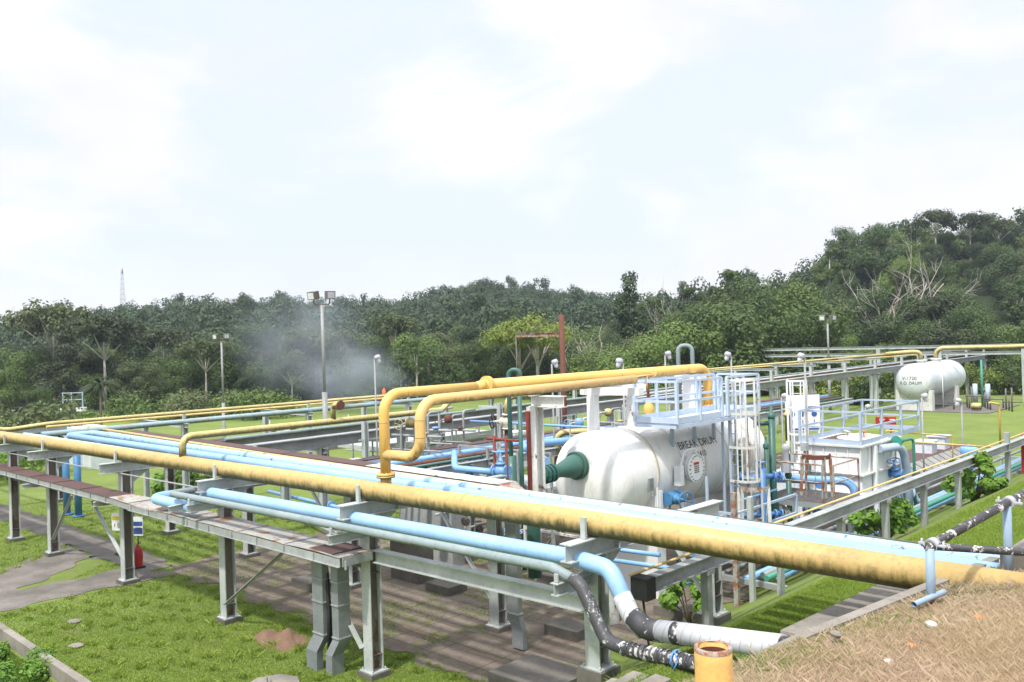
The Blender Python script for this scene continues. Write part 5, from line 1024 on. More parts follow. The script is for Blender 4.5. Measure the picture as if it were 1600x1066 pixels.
# radio tower
q=np.array(G(192,470,d=420)); t=thing('radio_tower','thin white lattice radio tower above the left ridge','tower',(q[0],q[1],q[2]-14))
m=MB(); zt=G(191,421,d=420)[2]; z0=q[2]-14
for k in range(4):
    a=math.pi/4+k*math.pi/2; m.tube([(q[0]+2*math.cos(a),q[1]+2*math.sin(a),z0),(q[0]+.5*math.cos(a),q[1]+.5*math.sin(a),zt)],.07,5)
for k in range(12):
    f=k/12; r=2-1.5*f; z=z0+(zt-z0)*f; P4=[(q[0]+r*math.cos(math.pi/4+i*math.pi/2),q[1]+r*math.sin(math.pi/4+i*math.pi/2),z) for i in range(5)]
    r2=2-1.5*(k+1)/12; z2=z0+(zt-z0)*(k+1)/12
    for i in range(4): m.tube([P4[i],P4[i+1]],.07,4); m.tube([P4[i],(q[0]+r2*math.cos(math.pi/4+(i+1)*math.pi/2),q[1]+r2*math.sin(math.pi/4+(i+1)*math.pi/2),z2)],.06,4)
part('lattice',m,'lamp_grey',t); m=MB(); m.tube([(q[0],q[1],zt-2),(q[0],q[1],zt+1)],.5,6); part('antenna',m,'lamp_grey',t)
# small blue platform far left, drum skids at far left
q=G(117,648,z=0.3); t=thing('well_platform','tiny pale platform with blue panel and railings in the far left clearing','platform',(q[0],q[1],0)); x,y=q[0]*.62+CAM[0]*.38,q[1]*.62+CAM[1]*.38
q=np.array(G(116,640,d=70)); a=np.array([Rh[0],Rh[1],0]); m=MB(); m.bar(q-a*1.0,q+a*.8,1.0,.3); part('deck',m,'white_paint',t)
m=MB()
for s in (-.9,-.2,.7): m.bar(q+a*s,q+a*s+[0,0,1.4],.07,.07,up=(0,1,0))
for z in (.8,1.35): m.bar(q-a*.95+[0,0,z],q+a*.75+[0,0,z],.05,.06)
m.bar(q-a*.7-[0,0,0],q-a*.7-[0,0,3],.1,.1,up=(0,1,0)); part('railing',m,'steel_blue',t); m=MB(); m.bar(q-a*.35+[0,0,0],q+a*.05+[0,0,0],1.05,.6); part('panel',m,'valve_blue',t)
# red fire cabinets on the far lawn
for k,(px,d) in enumerate(((1376,44),(1392,44))):
    q=np.array(G(px,660,d=d)); t=thing('fire_cabinet',['left red fire cabinet on the lawn behind the tank railing','right red fire cabinet on the lawn behind the tank railing'][k],'fire cabinet',(q[0],q[1],0),'red fire cabinets')
    m=MB(); m.bar(q-a*.2,q+a*.2,.3,.55); part('body',m,'red_paint',t); m=MB(); m.bar(q-a*.13+[0,0,.15]-F_*.16,q+a*.13+[0,0,.15]-F_*.16,.01,.06); part('label_plate',m,'white_paint',t); m=MB(); m.bar(q-[0,0,.2],[q[0],q[1],0],.08,.08,up=(0,1,0)); part('stand',m,'red_paint',t)
# white tanks/skids seen under rack 4 in the middle
for k,(x,y,w,mt,lab) in enumerate(((-33.5,-.8,4.5,'drum_old','pale equipment enclosure under the left end of the racks'),(-25.5,16,3.0,'white_paint','white skid box behind the rear rack, left of the yellow riser'),(-26,21,3.5,'white_paint','white skid box behind the rear rack, seen inside the yellow loop'))):
    m=MB()
    if k==0: m.box((-62,9,0),(-47,11,2.4)); [m.box((-62+i*1.5,8.9,0.1),(-61.9+i*1.5,9.0,2.35)) for i in range(10)]
    else: m.box((x,y,.3),(x+1.6,y+w,2.0)); [m.box((x+1.6,y+.2+i*.7,.5),(x+1.66,y+.3+i*.7,1.9)) for i in range(int(w/.7))]; m.box((x-.1,y-.1,0),(x+1.7,y+w+.1,.3))
    single('equipment_box',m,mt,lab,'equipment box')
for k,(x,y) in enumerate(((-24.6,13),(-24.8,19.5))): valve('pump',(x+1.2,y,1.0),(0,1,0),.4,'valve_blue','blue pump behind the rear rack, '+['nearer','farther'][k],(0,0,1))
# ---- plants
def leafcards(rs,centers,rad,n,size,flat=.5,squash=.8):
    """n leaf quads scattered in the shells of clumps"""
    k=len(centers); idx=rs.randint(0,k,n); c=np.array(centers)[idx]; r=np.array(rad)[idx]
    d=rs.normal(size=(n,3)); d/=np.linalg.norm(d,axis=1)[:,None]; d[:,2]*=squash
    rr=r*(rs.random_sample(n)**.28)*(.85+.3*rs.random_sample(n)); p=c+d*rr[:,None]
    nrm=d*1.1+rs.normal(size=(n,3))*.38+np.array([0,0,flat]); nrm/=np.linalg.norm(nrm,axis=1)[:,None]
    t=np.cross(nrm,rs.normal(size=(n,3))); t/=np.linalg.norm(t,axis=1)[:,None]+1e-9; b=np.cross(nrm,t)
    s=size*(.6+.8*rs.random_sample(n)); a=t*(s*.5)[:,None]; bb=b*(s*.34)[:,None]
    V=np.stack([p-a,p-bb*.9+a*.1,p+a,p+bb*.9+a*.1],1).reshape(-1,3); Q=np.arange(n*4).reshape(n,4)
    tint=np.clip(rs.random_sample(k)[idx]*.7+rs.random_sample(n)*.35,0,1); return V,Q,tint
def crown_mesh(name,rs,H,W,base,nc,n,size,mat,shape='round'):
    cs=[];rd=[]
    for i in range(nc):
        while True:
            p=rs.uniform(-1,1,3)
            if np.linalg.norm(p)<1 and np.linalg.norm(p)>.35: break
        if shape=='umbrella': p[2]=abs(p[2])**.5*.9-.1*rs.rand(); 
        if shape=='tall': p[:2]*=.6
        cs.append((p[0]*W,p[1]*W,base+(H-base)*(.5+.5*p[2])*.96)); rd.append(W*rs.uniform(.24,.48)*(.8 if shape!='round' else 1))
    V,Q,t=leafcards(rs,cs,rd,n,size); return npmesh(name,V,Q,mat,t),cs
def limb(mb,rs,p,d,L,r,depth,kink=.25):
    pts=[np.array(p,float)]; d=nv(d); n=5
    for i in range(n): d=nv(d+rs.normal(size=3)*kink*.5+np.array([0,0,.06])); pts.append(pts[-1]+d*L/n)
    mb.tube(pts,[r*(1-.65*i/n) for i in range(n+1)],6)
    if depth>0:
        for k in range(3 if depth>1 else 4):
            i=rs.randint(2,n+1); dd=nv(d+rs.normal(size=3)*.75+np.array([0,0,.25])); limb(mb,rs,pts[i],dd,L*rs.uniform(.45,.75),r*.45,depth-1,kink)
TREES=[]
rs=np.random.RandomState(5)
kinds=[('broad_tree','leaf_dark',11,4.2,2.0,20,12000,.29,'round','dark rounded forest tree'),('broad_tree','leaf_mid',10,4.4,1.5,20,12000,.29,'round','mid green bushy forest tree'),
 ('tall_tree','leaf_dark',14,3.0,5.5,18,4200,.34,'tall','tall thin crowned forest tree'),('umbrella_tree','leaf_olive',13,4.6,6.0,26,3400,.46,'umbrella','olive spreading crowned tree with pale limbs'),
 ('broad_tree','leaf_olive',9,4.0,1.0,18,10500,.29,'round','olive bushy forest tree'),('light_tree','leaf_light',9,4.4,3.0,26,6500,.3,'umbrella','bright yellow green tree'),
 ('thicket_tree','leaf_mid',7,4.8,.0,24,13000,.29,'round','low creeper covered tree'),('tall_tree','leaf_mid',12,2.4,4,15,3200,.32,'tall','slim airy forest tree')]
for (nm,mt,H,W,base,nc,n,size,shp,lab) in kinds:
    me,cs=crown_mesh('crown',rs,H,W,base,nc,n,size,mt,shp)
    m=MB(); m.tube([(0,0,-1.5),(.1,.05,H*.35),(-.05,.1,H*.7)],[.22,.17,.08],8)
    for k in range(7):
        c=cs[rs.randint(len(cs))]; z0=base+(H-base)*.12*rs.rand()+.2; m.tube([(.05,.05,max(z0,.5)),(c[0]*.5,c[1]*.5,(z0+c[2])*.5+.2),c],[.1,.07,.03],6)
    tm=m.mesh('trunk'); tm.materials.append(MT['dead_wood'] if shp in('umbrella','tall') else MT['bark']); TREES.append((nm,me,tm,H,W,lab))
NPL=0
def plant(k,x,y,s,rot,label=None,name=None,sz=None):
    global NPL
    nm,me,tm,H,W,lab=TREES[k]; z=hz(x,y); r=bpy.data.objects.new(name or nm,None); COL.objects.link(r); r.location=(x,y,z-.1); r.rotation_euler=(0,0,rot); r.scale=(s,s,s*(sz or 1)); r.empty_display_size=.3
    tag(r,label or lab+' on the slope',"tree","trees of the forest edge" if not label else None)
    for n_,mm in (('trunk',tm),('crown',me)): o=bpy.data.objects.new(n_,mm); COL.objects.link(o); o.parent=r
    NPL+=1; return r
used=[]
def where(x,y):
    px,_,d=proj((x,y,0)); return ('far left' if px<300 else 'left' if px<600 else 'middle' if px<900 else 'right centre' if px<1200 else 'right')
def tree_at(px,d,k,topy=None,label=None,s=None):
    r=ray(px,horizon(px)); r=np.array([r[0],r[1]]); x,y=CAM[0]+r[0]*d,CAM[1]+r[1]*d
    if topy is not None:
        zt=G(px,topy,d=d)[2]; s=(zt-hz(x,y))/TREES[k][3]
    return plant(k,x,y,s or 1,rs.rand()*6.28,label)
# marked trees of the photograph
for (px,d,k,ty,lab) in ((85,118,3,468,'big olive spreading tree on the far left skyline'),(162,112,3,487,'pale limbed spreading tree right of the far left one'),(320,110,3,525,'dark round tree with white forked limbs behind the thin floodlight mast'),
  (985,118,2,421,'tall ragged tree standing alone against the sky in the middle right'),(1140,128,7,409,'airy skyline tree left of the right hill'),(1113,130,7,437,'narrow creeper clad tree on the skyline'),(1000,125,2,470,'short companion of the tall ragged tree'),
  (1322,165,2,356,'skyline tree at the left shoulder of the right hill'),(1300,160,7,378,'slender skyline tree by the left shoulder of the right hill'),(1466,172,3,325,'highest skyline tree on the right hill'),(1520,172,3,330,'flat topped skyline tree near the right edge'),(1375,160,0,357,'dense skyline tree on the right hill'),
  (840,104,5,490,'bright yellow green tree beside the rusty mast'),(812,106,5,500,'smaller bright yellow green tree left of the rusty mast'),(1565,170,3,340,'skyline tree at the right edge'),(560,112,0,560,'tree right of the smoke'),(650,108,7,520,'thin pale stemmed tree right of the smoke'),(625,109,7,545,'slim pale stemmed tree beside the smoke'),
  (455,100,3,562,'smoky grey round tree behind the tall floodlight mast'),(215,108,4,560,'olive tree left of the thin floodlight mast'),(60,100,1,600,'mid green tree above the far left bushes'),(1095,104,6,505,'creeper covered mound tree behind the yellow pipe end'),(1175,104,6,475,'big bright creeper covered tree left of the right floodlight'),(1235,104,6,478,'wide creeper covered tree behind the right floodlight'),(1140,108,1,462,'bushy mid green tree behind the creeper mounds'),(1060,112,1,470,'bushy tree behind the pale gooseneck'),(1180,122,0,440,'dark crowned skyline tree left of the right hill'),(1215,126,1,432,'green skyline tree at the foot of the right hill'),(1085,125,2,443,'thin skyline tree right of the dead trunks'),(1030,122,7,452,'slim skyline tree beside the dead trunks'),(995,98,6,525,'bright creeper mound left of the pole lamps'),(935,100,6,545,'low creeper mound behind the rusty mast')):
    tree_at(px,d,k,ty,lab)
cnt=0; pts=[]
ORDW=['first','second','third','fourth','fifth','sixth','seventh','eighth','ninth','tenth']
def ok(x,y,dm):
    for a,b in pts:
        if (a-x)**2+(b-y)**2<dm*dm: return False
    pts.append((x,y)); return True
tries=0
while cnt<232 and tries<30000:
    tries+=1
    px=rs.uniform(-60,1660); d0=base_depth(px)-8; dmax=150 if px<950 else 190
    d=d0+(dmax-d0)*rs.rand()**1.2
    r=ray(px,horizon(px)); x,y=CAM[0]+r[0]*d,CAM[1]+r[1]*d
    if not ok(x,y,4.0+ (d-100)*.012): continue
    near=d<d0+10; k=rs.choice([6,6,1,4,0]) if near else rs.choice([0,0,1,1,4,4,2,3,7,6],p=[.14,.1,.14,.12,.12,.1,.06,.07,.06,.09])
    s=rs.uniform(.5,1.0) if px>950 or d>125 else rs.uniform(.6,1.12)
    plant(int(k),x,y,s,rs.rand()*6.28,None,None,rs.uniform(.85,1.1)); cnt+=1
# stuff: far forest as one mesh
protos=[]
for i in range(5):
    cs=[];rd=[]; W=4.0
    for j in range(10):
        p=rs.uniform(-1,1,3); p/=max(1,np.linalg.norm(p)); cs.append((p[0]*W,p[1]*W,5+3.0*p[2])); rd.append(W*rs.uniform(.3,.5))
    V,Q,t=leafcards(rs,cs,rd,800,.6); protos.append((V,t))
VV=[];TT=[];tries=0;n=0; cells={}
while n<1500 and tries<60000:
    tries+=1; px=rs.uniform(-300,1900); Dr=ridge_depth(px); lo=145 if px<950 else 185
    d=rs.uniform(lo,Dr+22)
    if d<lo: continue
    r=ray(px,horizon(px)); x,y=CAM[0]+r[0]*d,CAM[1]+r[1]*d; key=(int(x//4.4),int(y//4.4))
    if key in cells: continue
    cells[key]=1; V,t=protos[rs.randint(5)]; a=rs.rand()*6.28; s=rs.uniform(.75,1.2); sz=s*rs.uniform(.8,1.35)
    Rm=np.array([[math.cos(a)*s,-math.sin(a)*s,0],[math.sin(a)*s,math.cos(a)*s,0],[0,0,sz]]); VV.append(V@Rm.T+np.array([x,y,hz(x,y)-1.0])); TT.append(np.clip(t*.45+rs.rand()*.7-.1,0,1)); n+=1
V=np.concatenate(VV); Q=np.arange(len(V)).reshape(-1,4); me=npmesh('distant_forest',V,Q,'leaf_far',np.concatenate(TT)); o=bpy.data.objects.new('distant_forest',me); COL.objects.link(o); tag(o,kind='stuff',label='continuous far forest covering the hills behind the plant')
# dead trees
def deadtree(px,d,topy,lab,dirs,seed,r=.22,L0=None):
    q=ray(px,horizon(px)); x,y=CAM[0]+q[0]*d,CAM[1]+q[1]*d; z=hz(x,y); H=G(px,topy,d=d)[2]-z; rr=np.random.RandomState(seed); m=MB()
    base=np.array([x,y,z+H*.22]); m.tube([(x,y,z-1),base],[r*1.2,r],8); a=np.array([Rh[0],Rh[1],0])
    for s in dirs: limb(m,rr,base-[0,0,.5],nv(a*s+np.array([0,0,1])+rr.normal(size=3)*.1),H*.5*math.sqrt(1+s*s*.4),r*.75,2,.28)
    single('dead_tree',m,'dead_wood',lab,'dead tree',loc=(x,y,z))
deadtree(1385,120,430,'bare grey dead tree with many upright branches on the right hill',(-.5,-.25,-.1,.15,.35,.5),3,.2)
deadtree(1430,132,385,'bare dead tree with a long limb reaching right below the hilltop',(-.15,.1,.75),8,.2)
deadtree(1480,125,430,'small bare dead tree right of the two large ones',(-.4,.3),4,.14)
deadtree(1035,112,455,'bare upright dead trunks on the middle right skyline',(-.1,.05,.15),6,.12)
deadtree(930,106,490,'pale dead saplings leaning left behind the rusty mast',(-.6,-.3,.1),7,.12)
deadtree(900,112,500,'thin dead tree just right of the rusty mast',(-.3,.1),9,.1)
# shrubs: brushy bushes at left, shrubs on the bank
def shrub(name,x,y,z,W,H,n,size,mat,lab,seed,nc=14,cat='shrub'):
    rr=np.random.RandomState(seed); cs=[];rd=[]; m=MB()
    for i in range(nc):
        p=rr.uniform(-1,1,3); p/=max(1,np.linalg.norm(p)); c=(x+p[0]*W,y+p[1]*W,z+H*(.52+.42*p[2])); cs.append(c); rd.append(W*rr.uniform(.25,.42))
        m.tube([(x+rr.uniform(-.1,.1)*W,y+rr.uniform(-.1,.1)*W,z-.05),((x+c[0])/2,(y+c[1])/2,z+H*.3),c],[.02*H,.014*H,.006*H],5)
    t=thing(name,lab,cat,(x,y,z)); V,Q,tt=leafcards(rr,cs,rd,n,size); me=npmesh('foliage',V-np.array([x,y,z]),Q,mat,tt); o=bpy.data.objects.new('foliage',me); COL.objects.link(o); o.parent=t
    part('stems',m,'bark',t)
q=G(1382,845,x=.2); shrub('leafy_shrub',q[0],q[1],hz(q[0],q[1]),.68,1.25,1500,.17,'leaf_bush','bright green shrub against the grey bank beam, nearer one',21)
q=G(1522,775,x=.5); shrub('leafy_shrub',q[0],q[1],hz(q[0],q[1]),.85,1.8,1800,.19,'leaf_bush','bright green shrub against the grey bank beam, farther one',22)
q=G(1072,950,z=.5); shrub('leafy_shrub',q[0],q[1]+.3,hz(q[0],q[1]),.62,1.35,1300,.2,'leaf_bush','dark leafed shrub under the thick pipe beside the drum saddle',23)
q=G(35,1060,z=-.4); shrub('leafy_shrub',q[0],q[1]-.2,-.75,.95,.85,4500,.09,'leaf_bush','low bright green bush in the ditch at the bottom left corner',24,26); q=G(-40,1040,z=-.4); shrub('leafy_shrub',q[0],q[1],-.75,.9,.7,3000,.09,'leaf_bush','low bright green bush at the left border of the ditch',25,20)
for k,(px,d,W,H,mt,lab) in enumerate(((40,58,3.4,4.3,'leaf_olive','olive bush with reddish tips at the far left'),(-25,56,3.5,4.3,'leaf_olive','olive bush cut by the left border'),(85,60,2.6,3.6,'leaf_mid','green bush beside the tiny blue platform'),(15,50,2.4,2.6,'leaf_bush','lighter low bush in front of the far left ones'),(270,44,1.1,1.3,'leaf_bush','small bright shrub below the far blue pipe'),(300,43,.9,1.2,'leaf_mid','second small shrub below the far blue pipe'),(445,62,1.2,1.6,'leaf_mid','round shrub behind the mid yellow pipe'),(400,90,4,2.5,'leaf_mid','low scrub before the forest, left'),(250,95,5,2.2,'leaf_mid','low scrub before the forest, far left'),(330,92,4.5,2.4,'leaf_olive','low olive scrub before the forest'),(1300,86,3,3,'leaf_light','pale green bush behind the rear rack, left'),(1345,84,2.6,2.6,'leaf_mid','green bush behind the rear rack, right'),(1405,88,2.6,3.4,'leaf_light','light bush left of the distant drum'),(1530,92,3,3.2,'leaf_light','light bush right of the distant drum'),(1590,90,3,4,'leaf_mid','green bush at the right border behind the rack'))):
    r=ray(px,horizon(px)); x,y=CAM[0]+r[0]*d,CAM[1]+r[1]*d; shrub('bush',x,y,hz(x,y)-.1,W,H,int(1300+W*700),.16+.035*W,mt,lab,40+k,20)
q=np.array(G(157,625,d=80)); g=hz(q[0],q[1]); t=thing('palm_tree','single palm with drooping fronds at left before the forest','palm tree',(q[0],q[1],g)); zt=G(155,600,d=80)[2]
m=MB(); m.tube([(q[0],q[1],g-1),(q[0],q[1],zt)],.13,8); part('trunk',m,'bark',t); m=MB(); rr=np.random.RandomState(4)
for k in range(34):
    a=rr.rand()*6.28; e=rr.uniform(-.2,1.2); L=2.2; pr=None; W0=.13
    for i in range(7):
        f=i/6; o=L*f; p=np.array([q[0]+math.cos(a)*o*math.cos(e),q[1]+math.sin(a)*o*math.cos(e),zt+math.sin(e)*o-1.5*f*f]); s=np.array([-math.sin(a),math.cos(a),0])*W0*math.sin(math.pi*min(.97,.08+f*.9)); c=(p-s-[0,0,.12],p,p+s-[0,0,.12])
        if pr: m.add([pr[0],pr[1],c[1],c[0],pr[2],c[2]],[(0,1,2,3),(1,4,5,2)])
        pr=c
me=m.mesh('fronds',ORG[t.name]); me.materials.append(MT['leaf_olive']); o=bpy.data.objects.new('fronds',me); COL.objects.link(o); o.parent=t
# ---- grass
def near_h(X,Y):
    return terrace(X,Y)+np.where((Y<-4.45)&(X<-3.2),-.75*np.clip((-4.45-Y)/.4,0,1)*np.clip((-3.2-X)/2,0,1),0)+.006*np.sin(X*1.7)*np.sin(Y*1.3+X*.4)
def blades(name,n,px0,px1,py0,py1,H,W,mat,cond,lab,seed,zfn=None,spread=.35):
    rr=np.random.RandomState(seed); P=[]
    while sum(map(len,P))<n:
        k=n; px=rr.uniform(px0,px1,k); py=rr.uniform(py0,py1,k)
        D=F_[None]+R_[None]*((px-CX)/F)[:,None]-U_[None]*((py-CY)/F)[:,None]; t=np.full(k,2.0); hit=np.zeros(k,bool)
        # march to terrain
        for it in range(70):
            p=CAM+D*t[:,None]; h=near_h(p[:,0],p[:,1]); below=p[:,2]<h; hit|=below; t=np.where(hit,t,t+np.maximum(.04,(p[:,2]-h)*.5))
        p=CAM+D*t[:,None]; okk=hit&cond(p[:,0],p[:,1])&(t<60); P.append(p[okk])
    p=np.concatenate(P)[:n]; k=len(p); p[:,2]=near_h(p[:,0],p[:,1])-.01
    a=rr.rand(k)*6.28; h=H*(.4+.9*rr.rand(k)); dist=np.linalg.norm(p-CAM,axis=1); w=W*(dist/10)**.7; lean=rr.normal(size=(k,2))*spread
    s=np.stack([np.cos(a)*w,np.sin(a)*w,0*a],1); mid=p+np.stack([lean[:,0]*h*.4,lean[:,1]*h*.4,h*.6],1); tip=p+np.stack([lean[:,0]*h,lean[:,1]*h,h],1)
    V=np.stack([p-s,p+s,mid+s*.6,tip],1).reshape(-1,3); me=npmesh(name,V,np.arange(k*4).reshape(k,4),mat,np.clip(.5*rr.rand(k)+.25+.22*patch(p[:,0]*1.1,p[:,1]*1.4),0,1)); o=bpy.data.objects.new(name,me); COL.objects.link(o); tag(o,kind='stuff',label=lab)
def patch(x,y): return np.sin(x*1.9+np.sin(y*1.3))*np.sin(y*2.3+x*.7)+np.sin(x*.6+2)*.6
def dryc(x,y): return (x>5.45+.16*(y+1)+.10)|((x>4.75+.15*(y+1))&(y<-2.4))
def onslab(x,y): return ((x>-19)&(x<-2.75)&(y>1.0)) | ((x<-19)&(y>.15)&(y<1.65)) | ((x>-19.95)&(x<-17.75)&(y<1.1)&(y>-4.4)) | ((np.abs(x+22.7-(-.2-y)*.8)<1.7)&(y<.2)&(y>-4.4)&(x<-19.8))
def drain(x,y): return (x>3.65)&(y>-.75)&(y<2.65)
blades('dry_grass',210000,1060,1640,850,1090,.045,.0015,'dry_blade',dryc,'dry straw coloured grass on the hilltop in the foreground',1,spread=.8)
blades('grass',230000,-40,1240,780,1090,.045,.0065,'grass_blade',lambda x,y:(~onslab(x,y))&(x<4.4)&(~drain(x,y))&~((y<-4.3)&(y>-4.6))&(patch(x,y)>-1.3+2*RS.random_sample(len(x))-1),'short green grass under and around the pipe racks',2)
blades('grass',150000,1080,1640,690,1000,.05,.005,'grass_bright',lambda x,y:(x<5.3+.16*(y+1))&(x>-2.6)&~((x>4.5)&(y<-2.4))&(~drain(x,y)),'longer bright grass on the bank at right',3)
blades('weeds',26000,180,1000,780,1090,.05,.008,'grass_blade',lambda x,y:onslab(x,y)&(patch(x*1.3,y*1.5)>.55),'weeds growing through the old slab',4)
blades('grass',26000,-40,1000,800,1090,.11,.007,'grass_bright',lambda x,y:(~onslab(x,y))&(x<2)&~((y<-4.3)&(y>-4.6))&(np.sin(x*5.1+np.sin(y*4.3)*1.5)*np.sin(y*6.3+x*2.1)>.62),'taller grass tufts scattered over the lawn',8,spread=.6)
blades('grass',14000,1060,1640,850,1090,.055,.0018,'grass_blade',lambda x,y:dryc(x,y)&((x-5.45-.16*(y+1))<.1+1.1*RS.random_sample(len(x))**3+.35*np.sin(y*2.1)**2),'sparse green blades among the dry grass',9,spread=.7)
blades('dry_stalks',7000,1100,1640,860,1090,.10,.0018,'dry_blade',dryc,'taller loose dry stalks on the hilltop',5,spread=.5)
for k,(px,py,mt,lab) in enumerate(((1530,965,'orange','faded orange scrap lying in the dry grass'),(1425,1010,'orange','small orange brick crumb in the dry grass'),(1455,975,'white_rusty','pale pebble right of the loose pipe'),(1390,1035,'white_rusty','pale pebble in the dry grass near the bottom'),(1305,990,'concrete','grey stone beside the curb in the dry grass'),(115,970,'concrete','flat pale stone on the lawn at left'),(118,1008,'concrete','small pale stone on the lawn at left'))):
    q=G(px,py,z=4.12 if px>1000 else .05); m=MB(); m.lathe((q[0],q[1],q[2]-.03),(.2,.1,1),[(0,.05),(.03,.06),(.05,.035),(.055,0)],7,sm=False)
    if px<1000: m.v=[((v[0]-q[0])*3+q[0],(v[1]-q[1])*3+q[1],v[2]) for v in m.v]
    single('stone' if mt!='orange' else 'scrap',m,mt,lab,'debris')
# conduits along the rack
pipe('conduit',[(-36,-.2+sy(-36),3.40),(-.1,-.18,3.40)],.022,'steel_grey','thin conduit strapped along the front posts of the main rack')
pipe('conduit',[(-30,2.6,3.80),(6,2.25,3.80)],.018,'lamp_dark','thin black cable lying over the main rack beams')
# bare earth mound
V=[];m=MB(); q=G(440,1000,z=0); nn=26
hh=lambda u,v:.15*max(0,1-u*u-v*v+.25*math.sin(u*5+1)*math.sin(v*4))*(1+.35*math.sin(u*7+v*5)+.25*math.sin(u*23+v*5)*math.sin(v*19-u*4))
vs=[(q[0]+u*1.0,q[1]+v*.55,hh(u,v)-.01) for v in np.linspace(-1,1,nn) for u in np.linspace(-1,1,nn)]; fs=[(j*nn+i,j*nn+i+1,(j+1)*nn+i+1,(j+1)*nn+i) for j in range(nn-1) for i in range(nn-1)]
m.add(vs,fs,True); paint('earth',(.22,.13,.085),(.15,.09,.06),4,dirt=.4,rough=.95); o=single('earth_mound',m,'earth','low mound of bare reddish soil in the grass near the ducts','mound')
# ---- smoke, haze, light
def vol(name,mb,dens,col,lab,noise=None,aniso=.2):
    mat=bpy.data.materials.new(name); mat.use_nodes=True; t=mat.node_tree; t.nodes.remove(t.nodes['Principled BSDF']); v=t.nodes.new('ShaderNodeVolumePrincipled'); v.inputs['Color'].default_value=(*col,1); v.inputs['Density'].default_value=dens; v.inputs['Anisotropy'].default_value=aniso
    t.links.new(v.outputs[0],t.nodes['Material Output'].inputs['Volume']); MT[name]=mat
    if noise:
        c=t.nodes.new('ShaderNodeTexCoord'); n=t.nodes.new('ShaderNodeTexNoise'); n.inputs['Scale'].default_value=noise; n.inputs['Detail'].default_value=3; r=t.nodes.new('ShaderNodeMapRange'); r.inputs['From Min'].default_value=.38; r.inputs['From Max'].default_value=.7; r.inputs['To Max'].default_value=dens
        g=t.nodes.new('ShaderNodeVectorMath'); g.operation='LENGTH'; fall=t.nodes.new('ShaderNodeMapRange'); fall.inputs['From Min'].default_value=.2; fall.inputs['From Max'].default_value=1; fall.inputs['To Min'].default_value=1; fall.inputs['To Max'].default_value=0; fall.interpolation_type='SMOOTHSTEP'
        mu=t.nodes.new('ShaderNodeMath'); mu.operation='MULTIPLY'; t.links.new(c.outputs['Object'],n.inputs[0]); t.links.new(c.outputs['Object'],g.inputs[0]); t.links.new(g.outputs['Value'],fall.inputs[0]); t.links.new(n.outputs['Fac'],r.inputs[0]); t.links.new(r.outputs[0],mu.inputs[0]); t.links.new(fall.outputs[0],mu.inputs[1]); t.links.new(mu.outputs[0],v.inputs['Density'])
    return mat
def puff(px,py,d,rx,rz,dens,lab):
    q=G(px,py,d=d); m=MB(); m.lathe((0,0,0),(0,0,1),[(-math.cos(a),math.sin(a)) for a in np.linspace(0,math.pi,14)],24); nm='smoke'; me=m.mesh(nm); vm=vol('smoke_vol',m,dens,(.80,.90,1.0),lab,1.6); me.materials.append(vm)
    o=bpy.data.objects.new(nm,me); COL.objects.link(o); o.location=q; o.scale=(rx,4.5,rz); o.rotation_euler=(0,.25,AZ-math.pi/2); tag(o,kind='stuff',label=lab)
puff(548,588,92,7.5,5.0,.30,'blue grey smoke drifting from a flare behind the pipes')
puff(470,530,95,9.5,9.0,.13,'thin upper part of the drifting smoke')
q=G(600,617,d=90); m=MB(); m.lathe(q,(0,0,1),[(0,.1),(.2,.2),(.45,.14),(.7,.02)],8)
mat=bpy.data.materials.new('flame'); mat.use_nodes=True; b_=mat.node_tree.nodes['Principled BSDF']; b_.inputs['Emission Color'].default_value=(1,.12,.03,1); b_.inputs['Emission Strength'].default_value=1.2; b_.inputs['Base Color'].default_value=(.8,.1,.03,1); MT['flame']=mat
m.add([(q[0]-.1,q[1]-.1,q[2]-3),(q[0]+.1,q[1]-.1,q[2]-3),(q[0]+.1,q[1]+.1,q[2]),(q[0]-.1,q[1]+.1,q[2])],[(0,1,2,3)]) if False else None
single('flare_flame',m,'flame','small red flame at the foot of the smoke','flame')
m=MB(); m.box((-460,-40,-6),(200,520,70)); me=m.mesh('haze'); me.materials.append(vol('haze_vol',m,HAZE,(.80,.87,1.0),'',aniso=.3)); o=bpy.data.objects.new('haze',me); COL.objects.link(o); tag(o,kind='stuff')
if HAZE<=0: bpy.data.objects.remove(o)
SD=nv((.12,-.50,.86)); L=bpy.data.lights.new('sun','SUN'); L.energy=SUN; L.angle=math.radians(3); L.color=(1,.96,.88); lo=bpy.data.objects.new('sun',L); COL.objects.link(lo); lo.rotation_euler=Vector(SD).to_track_quat('Z','Y').to_euler()
w=bpy.data.worlds.new('World'); sc.world=w; w.use_nodes=True; t=w.node_tree; N=t.nodes; K=t.links; bg=N['Background']; sky=N.new('ShaderNodeTexSky'); sky.sky_type='NISHITA'; sky.sun_disc=False; sky.sun_elevation=math.asin(SD[2]); sky.sun_rotation=math.atan2(SD[0],SD[1]); sky.air_density=1.0; sky.dust_density=2.0
K.new(sky.outputs[0],bg.inputs[0]); bg.inputs[1].default_value=.13
c=N.new('ShaderNodeTexCoord'); mp=N.new('ShaderNodeMapping'); mp.inputs['Scale'].default_value=(1,1,2.2); K.new(c.outputs['Generated'],mp.inputs[0]); n=N.new('ShaderNodeTexNoise'); n.inputs['Scale'].default_value=2.6; n.inputs['Detail'].default_value=7; n.inputs['Roughness'].default_value=.55; n.inputs['Distortion'].default_value=.4; K.new(mp.outputs[0],n.inputs[0])
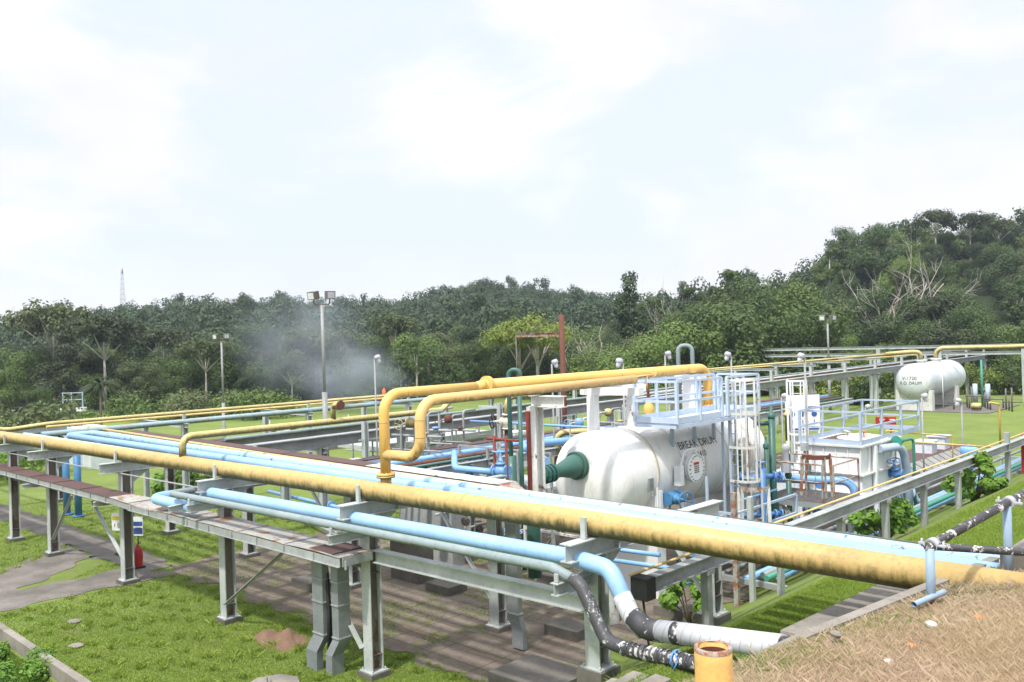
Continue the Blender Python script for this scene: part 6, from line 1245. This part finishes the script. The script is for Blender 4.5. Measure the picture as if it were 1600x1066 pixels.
rp=N.new('ShaderNodeMapRange'); rp.inputs['From Min'].default_value=.43; rp.inputs['From Max'].default_value=.57; rp.inputs['To Min'].default_value=.0; rp.inputs['To Max'].default_value=1; rp.interpolation_type='SMOOTHSTEP'; K.new(n.outputs['Fac'],rp.inputs[0])
sx=N.new('ShaderNodeSeparateXYZ'); K.new(c.outputs['Generated'],sx.inputs[0]); hr=N.new('ShaderNodeMapRange'); hr.inputs['From Min'].default_value=.12; hr.inputs['From Max'].default_value=.02; K.new(sx.outputs[2],hr.inputs[0]); mxm=N.new('ShaderNodeMath'); mxm.operation='MAXIMUM'; K.new(rp.outputs[0],mxm.inputs[0]); K.new(hr.outputs[0],mxm.inputs[1])
cl=N.new('ShaderNodeMix'); cl.data_type='RGBA'; cl.inputs[6].default_value=(.84,.915,1.03,1); n3=N.new('ShaderNodeTexNoise'); n3.inputs['Scale'].default_value=5; n3.inputs['Detail'].default_value=8; K.new(mp.outputs[0],n3.inputs[0]); cr=N.new('ShaderNodeMix'); cr.data_type='RGBA'; cr.inputs[6].default_value=(.95,.94,.995,1); cr.inputs[7].default_value=(1.05,1.03,1.07,1); r3=N.new('ShaderNodeMapRange'); r3.inputs['From Min'].default_value=.38; r3.inputs['From Max'].default_value=.6; K.new(n3.outputs['Fac'],r3.inputs[0]); K.new(r3.outputs[0],cr.inputs[0]); K.new(cr.outputs[2],cl.inputs[7]); K.new(mxm.outputs[0],cl.inputs[0])
b2=N.new('ShaderNodeBackground'); K.new(cl.outputs[2],b2.inputs[0]); zr=N.new('ShaderNodeMapRange'); zr.inputs['From Min'].default_value=.40; zr.inputs['From Max'].default_value=.85; zr.inputs['To Min'].default_value=CLOUD; zr.inputs['To Max'].default_value=CLOUD*2.3; K.new(sx.outputs[2],zr.inputs[0]); K.new(zr.outputs[0],b2.inputs[1]); ms=N.new('ShaderNodeMixShader'); ms.inputs[0].default_value=.88; K.new(bg.outputs[0],ms.inputs[1]); K.new(b2.outputs[0],ms.inputs[2]); K.new(ms.outputs[0],N['World Output'].inputs[0])
sc.view_settings.view_transform='Standard'; sc.view_settings.look='None'; sc.view_settings.gamma=1; sc.view_settings.exposure=EXPO
sc.cycles.max_bounces=6; sc.cycles.transparent_max_bounces=4; sc.cycles.volume_bounces=0; sc.cycles.diffuse_bounces=3; sc.cycles.glossy_bounces=2
